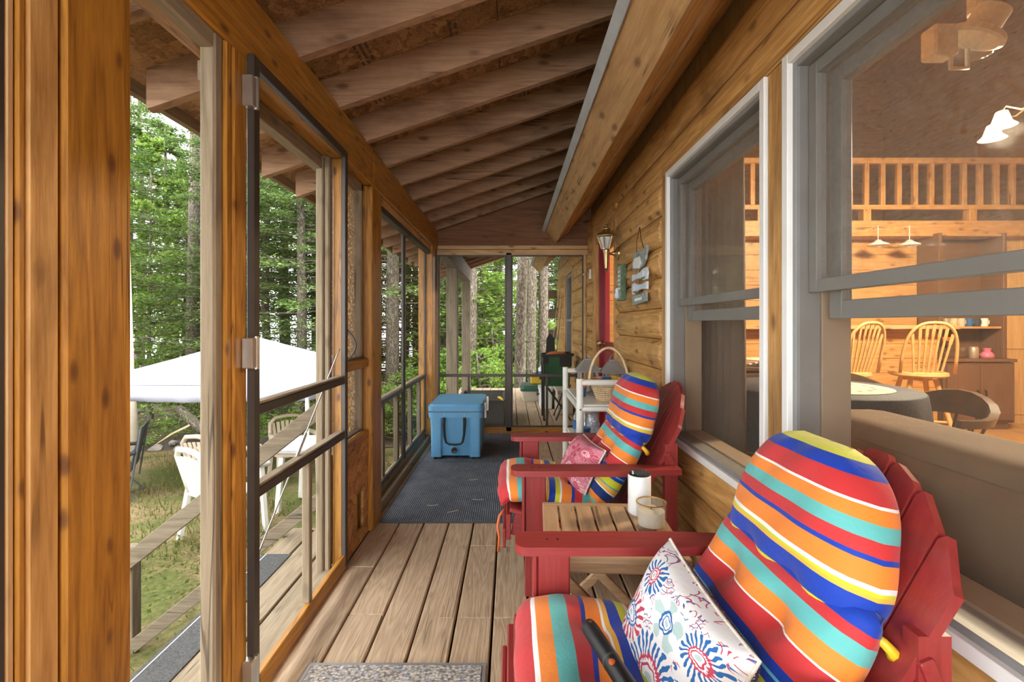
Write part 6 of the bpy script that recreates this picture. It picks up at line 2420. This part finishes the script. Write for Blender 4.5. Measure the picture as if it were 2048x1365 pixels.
ch = thing('chandelier', 'chandelier with glowing frosted bell shades inside the cabin', 'chandelier', (3.30, 3.0, 2.45))
mb().tube([(3.30, 3.0, 4.99), (3.30, 3.0, 2.62)], .008, 8).build('stem', M['brass'], ch)
mb().lathe([(0, 2.52), (.04, 2.55), (.05, 2.6), (.02, 2.66), (0, 2.68)], 16, (3.30, 3.0, 0)).build('hub', M['brass'], ch, smooth=50)
for q in range(5):
    a = 2 * math.pi * q / 5 + math.pi
    c, s = math.cos(a), math.sin(a)
    mb().tube([(3.30, 3.0, 2.58), (3.30 + .1 * c, 3.0 + .1 * s, 2.52), (3.30 + .2 * c, 3.0 + .2 * s, 2.54), (3.30 + .22 * c, 3.0 + .22 * s, 2.50)], .007, 8).build('arm', M['brass'], ch, smooth=True)
    bell_shade((3.30 + .22 * c, 3.0 + .22 * s, 2.43), ch)
    bx, by = 3.30 + .22 * c, 3.0 + .22 * s
    seen = 1022 + 956 * bx / by < 2048
    point_light('chandelier_bulb' if seen else 'chandelier_bulb_offscreen', (bx, by, 2.39), 40, r=.04)
for (x, y) in ((3.74, 4.87), (4.06, 4.87)):
    pl = thing('pendant_lamp', 'unlit white disc pendant lamp hanging from the loft edge over the bar', 'lamp', (x, y, 1.95), 0, 'pendant lamps over the bar')
    mb().tube([(x, y, 2.165), (x, y, 2.02)], .003, 6).build('cord', M['white_plastic'], pl)
    mb().tube([(x, y, 2.165), (x, 4.955, 2.165)], .006, 8).build('bracket', M['white_plastic'], pl)
    mb().lathe([(.02, 2.025), (.04, 2.005), (.09, 1.98), (.094, 1.968), (.06, 1.96), (0, 1.957)], 20, (x, y, 0)).build('disc_shade', M['white_plastic'], pl, smooth=50)
    mb().lathe([(0, 1.945), (.03, 1.95), (.03, 1.96), (0, 1.96)], 14, (x, y, 0)).build('bulb', M['white_vinyl'], pl, smooth=40)
# ---- ceiling bulkhead fixture with clear lens
fx = thing('bulkhead_lamp', 'white plastic bulkhead fixture with oval clear lens inside the window', 'lamp', (1.95, 2.0, 2.40))
mb().box(1.76, 1.86, 1.98, 2.06, 2.29, 2.42, .008).build('junction_box', M['white_plastic'], fx)
MT = Matrix.Rotation(math.radians(24), 3, 'Y') @ Matrix.Rotation(math.radians(18), 3, 'X')
mb().lathe([(.062, .13), (.062, .055), (.055, .045), (0, .045)], 24, (1.93, 2.0, 2.35), MT).build('lamp_neck', M['white_plastic'], fx, smooth=40)
mb().lathe([(.055, .055), (.100, .032), (.106, .012), (.09, .005), (.055, .028)], 28, (1.93, 2.0, 2.35), MT).build('collar', M['white_plastic'], fx, smooth=40)
mb().lathe([(.09, .01), (.083, -.03), (.055, -.055), (0, -.064)], 24, (1.93, 2.0, 2.35), MT).build('lens', M['clear'], fx, smooth=40)
mb().tube([(1.84, 2.0, 2.30), (1.84, 2.0, 2.24), (1.91, 2.0, 2.24), (1.91, 2.0, 2.32)], .009, 8).build('conduit', M['white_plastic'], fx, smooth=True)
mb().tube([(1.96, 2.0, 2.47), (1.96, 2.0, 3.72)], .04, 12).build('mount_stem', M['white_plastic'], fx)
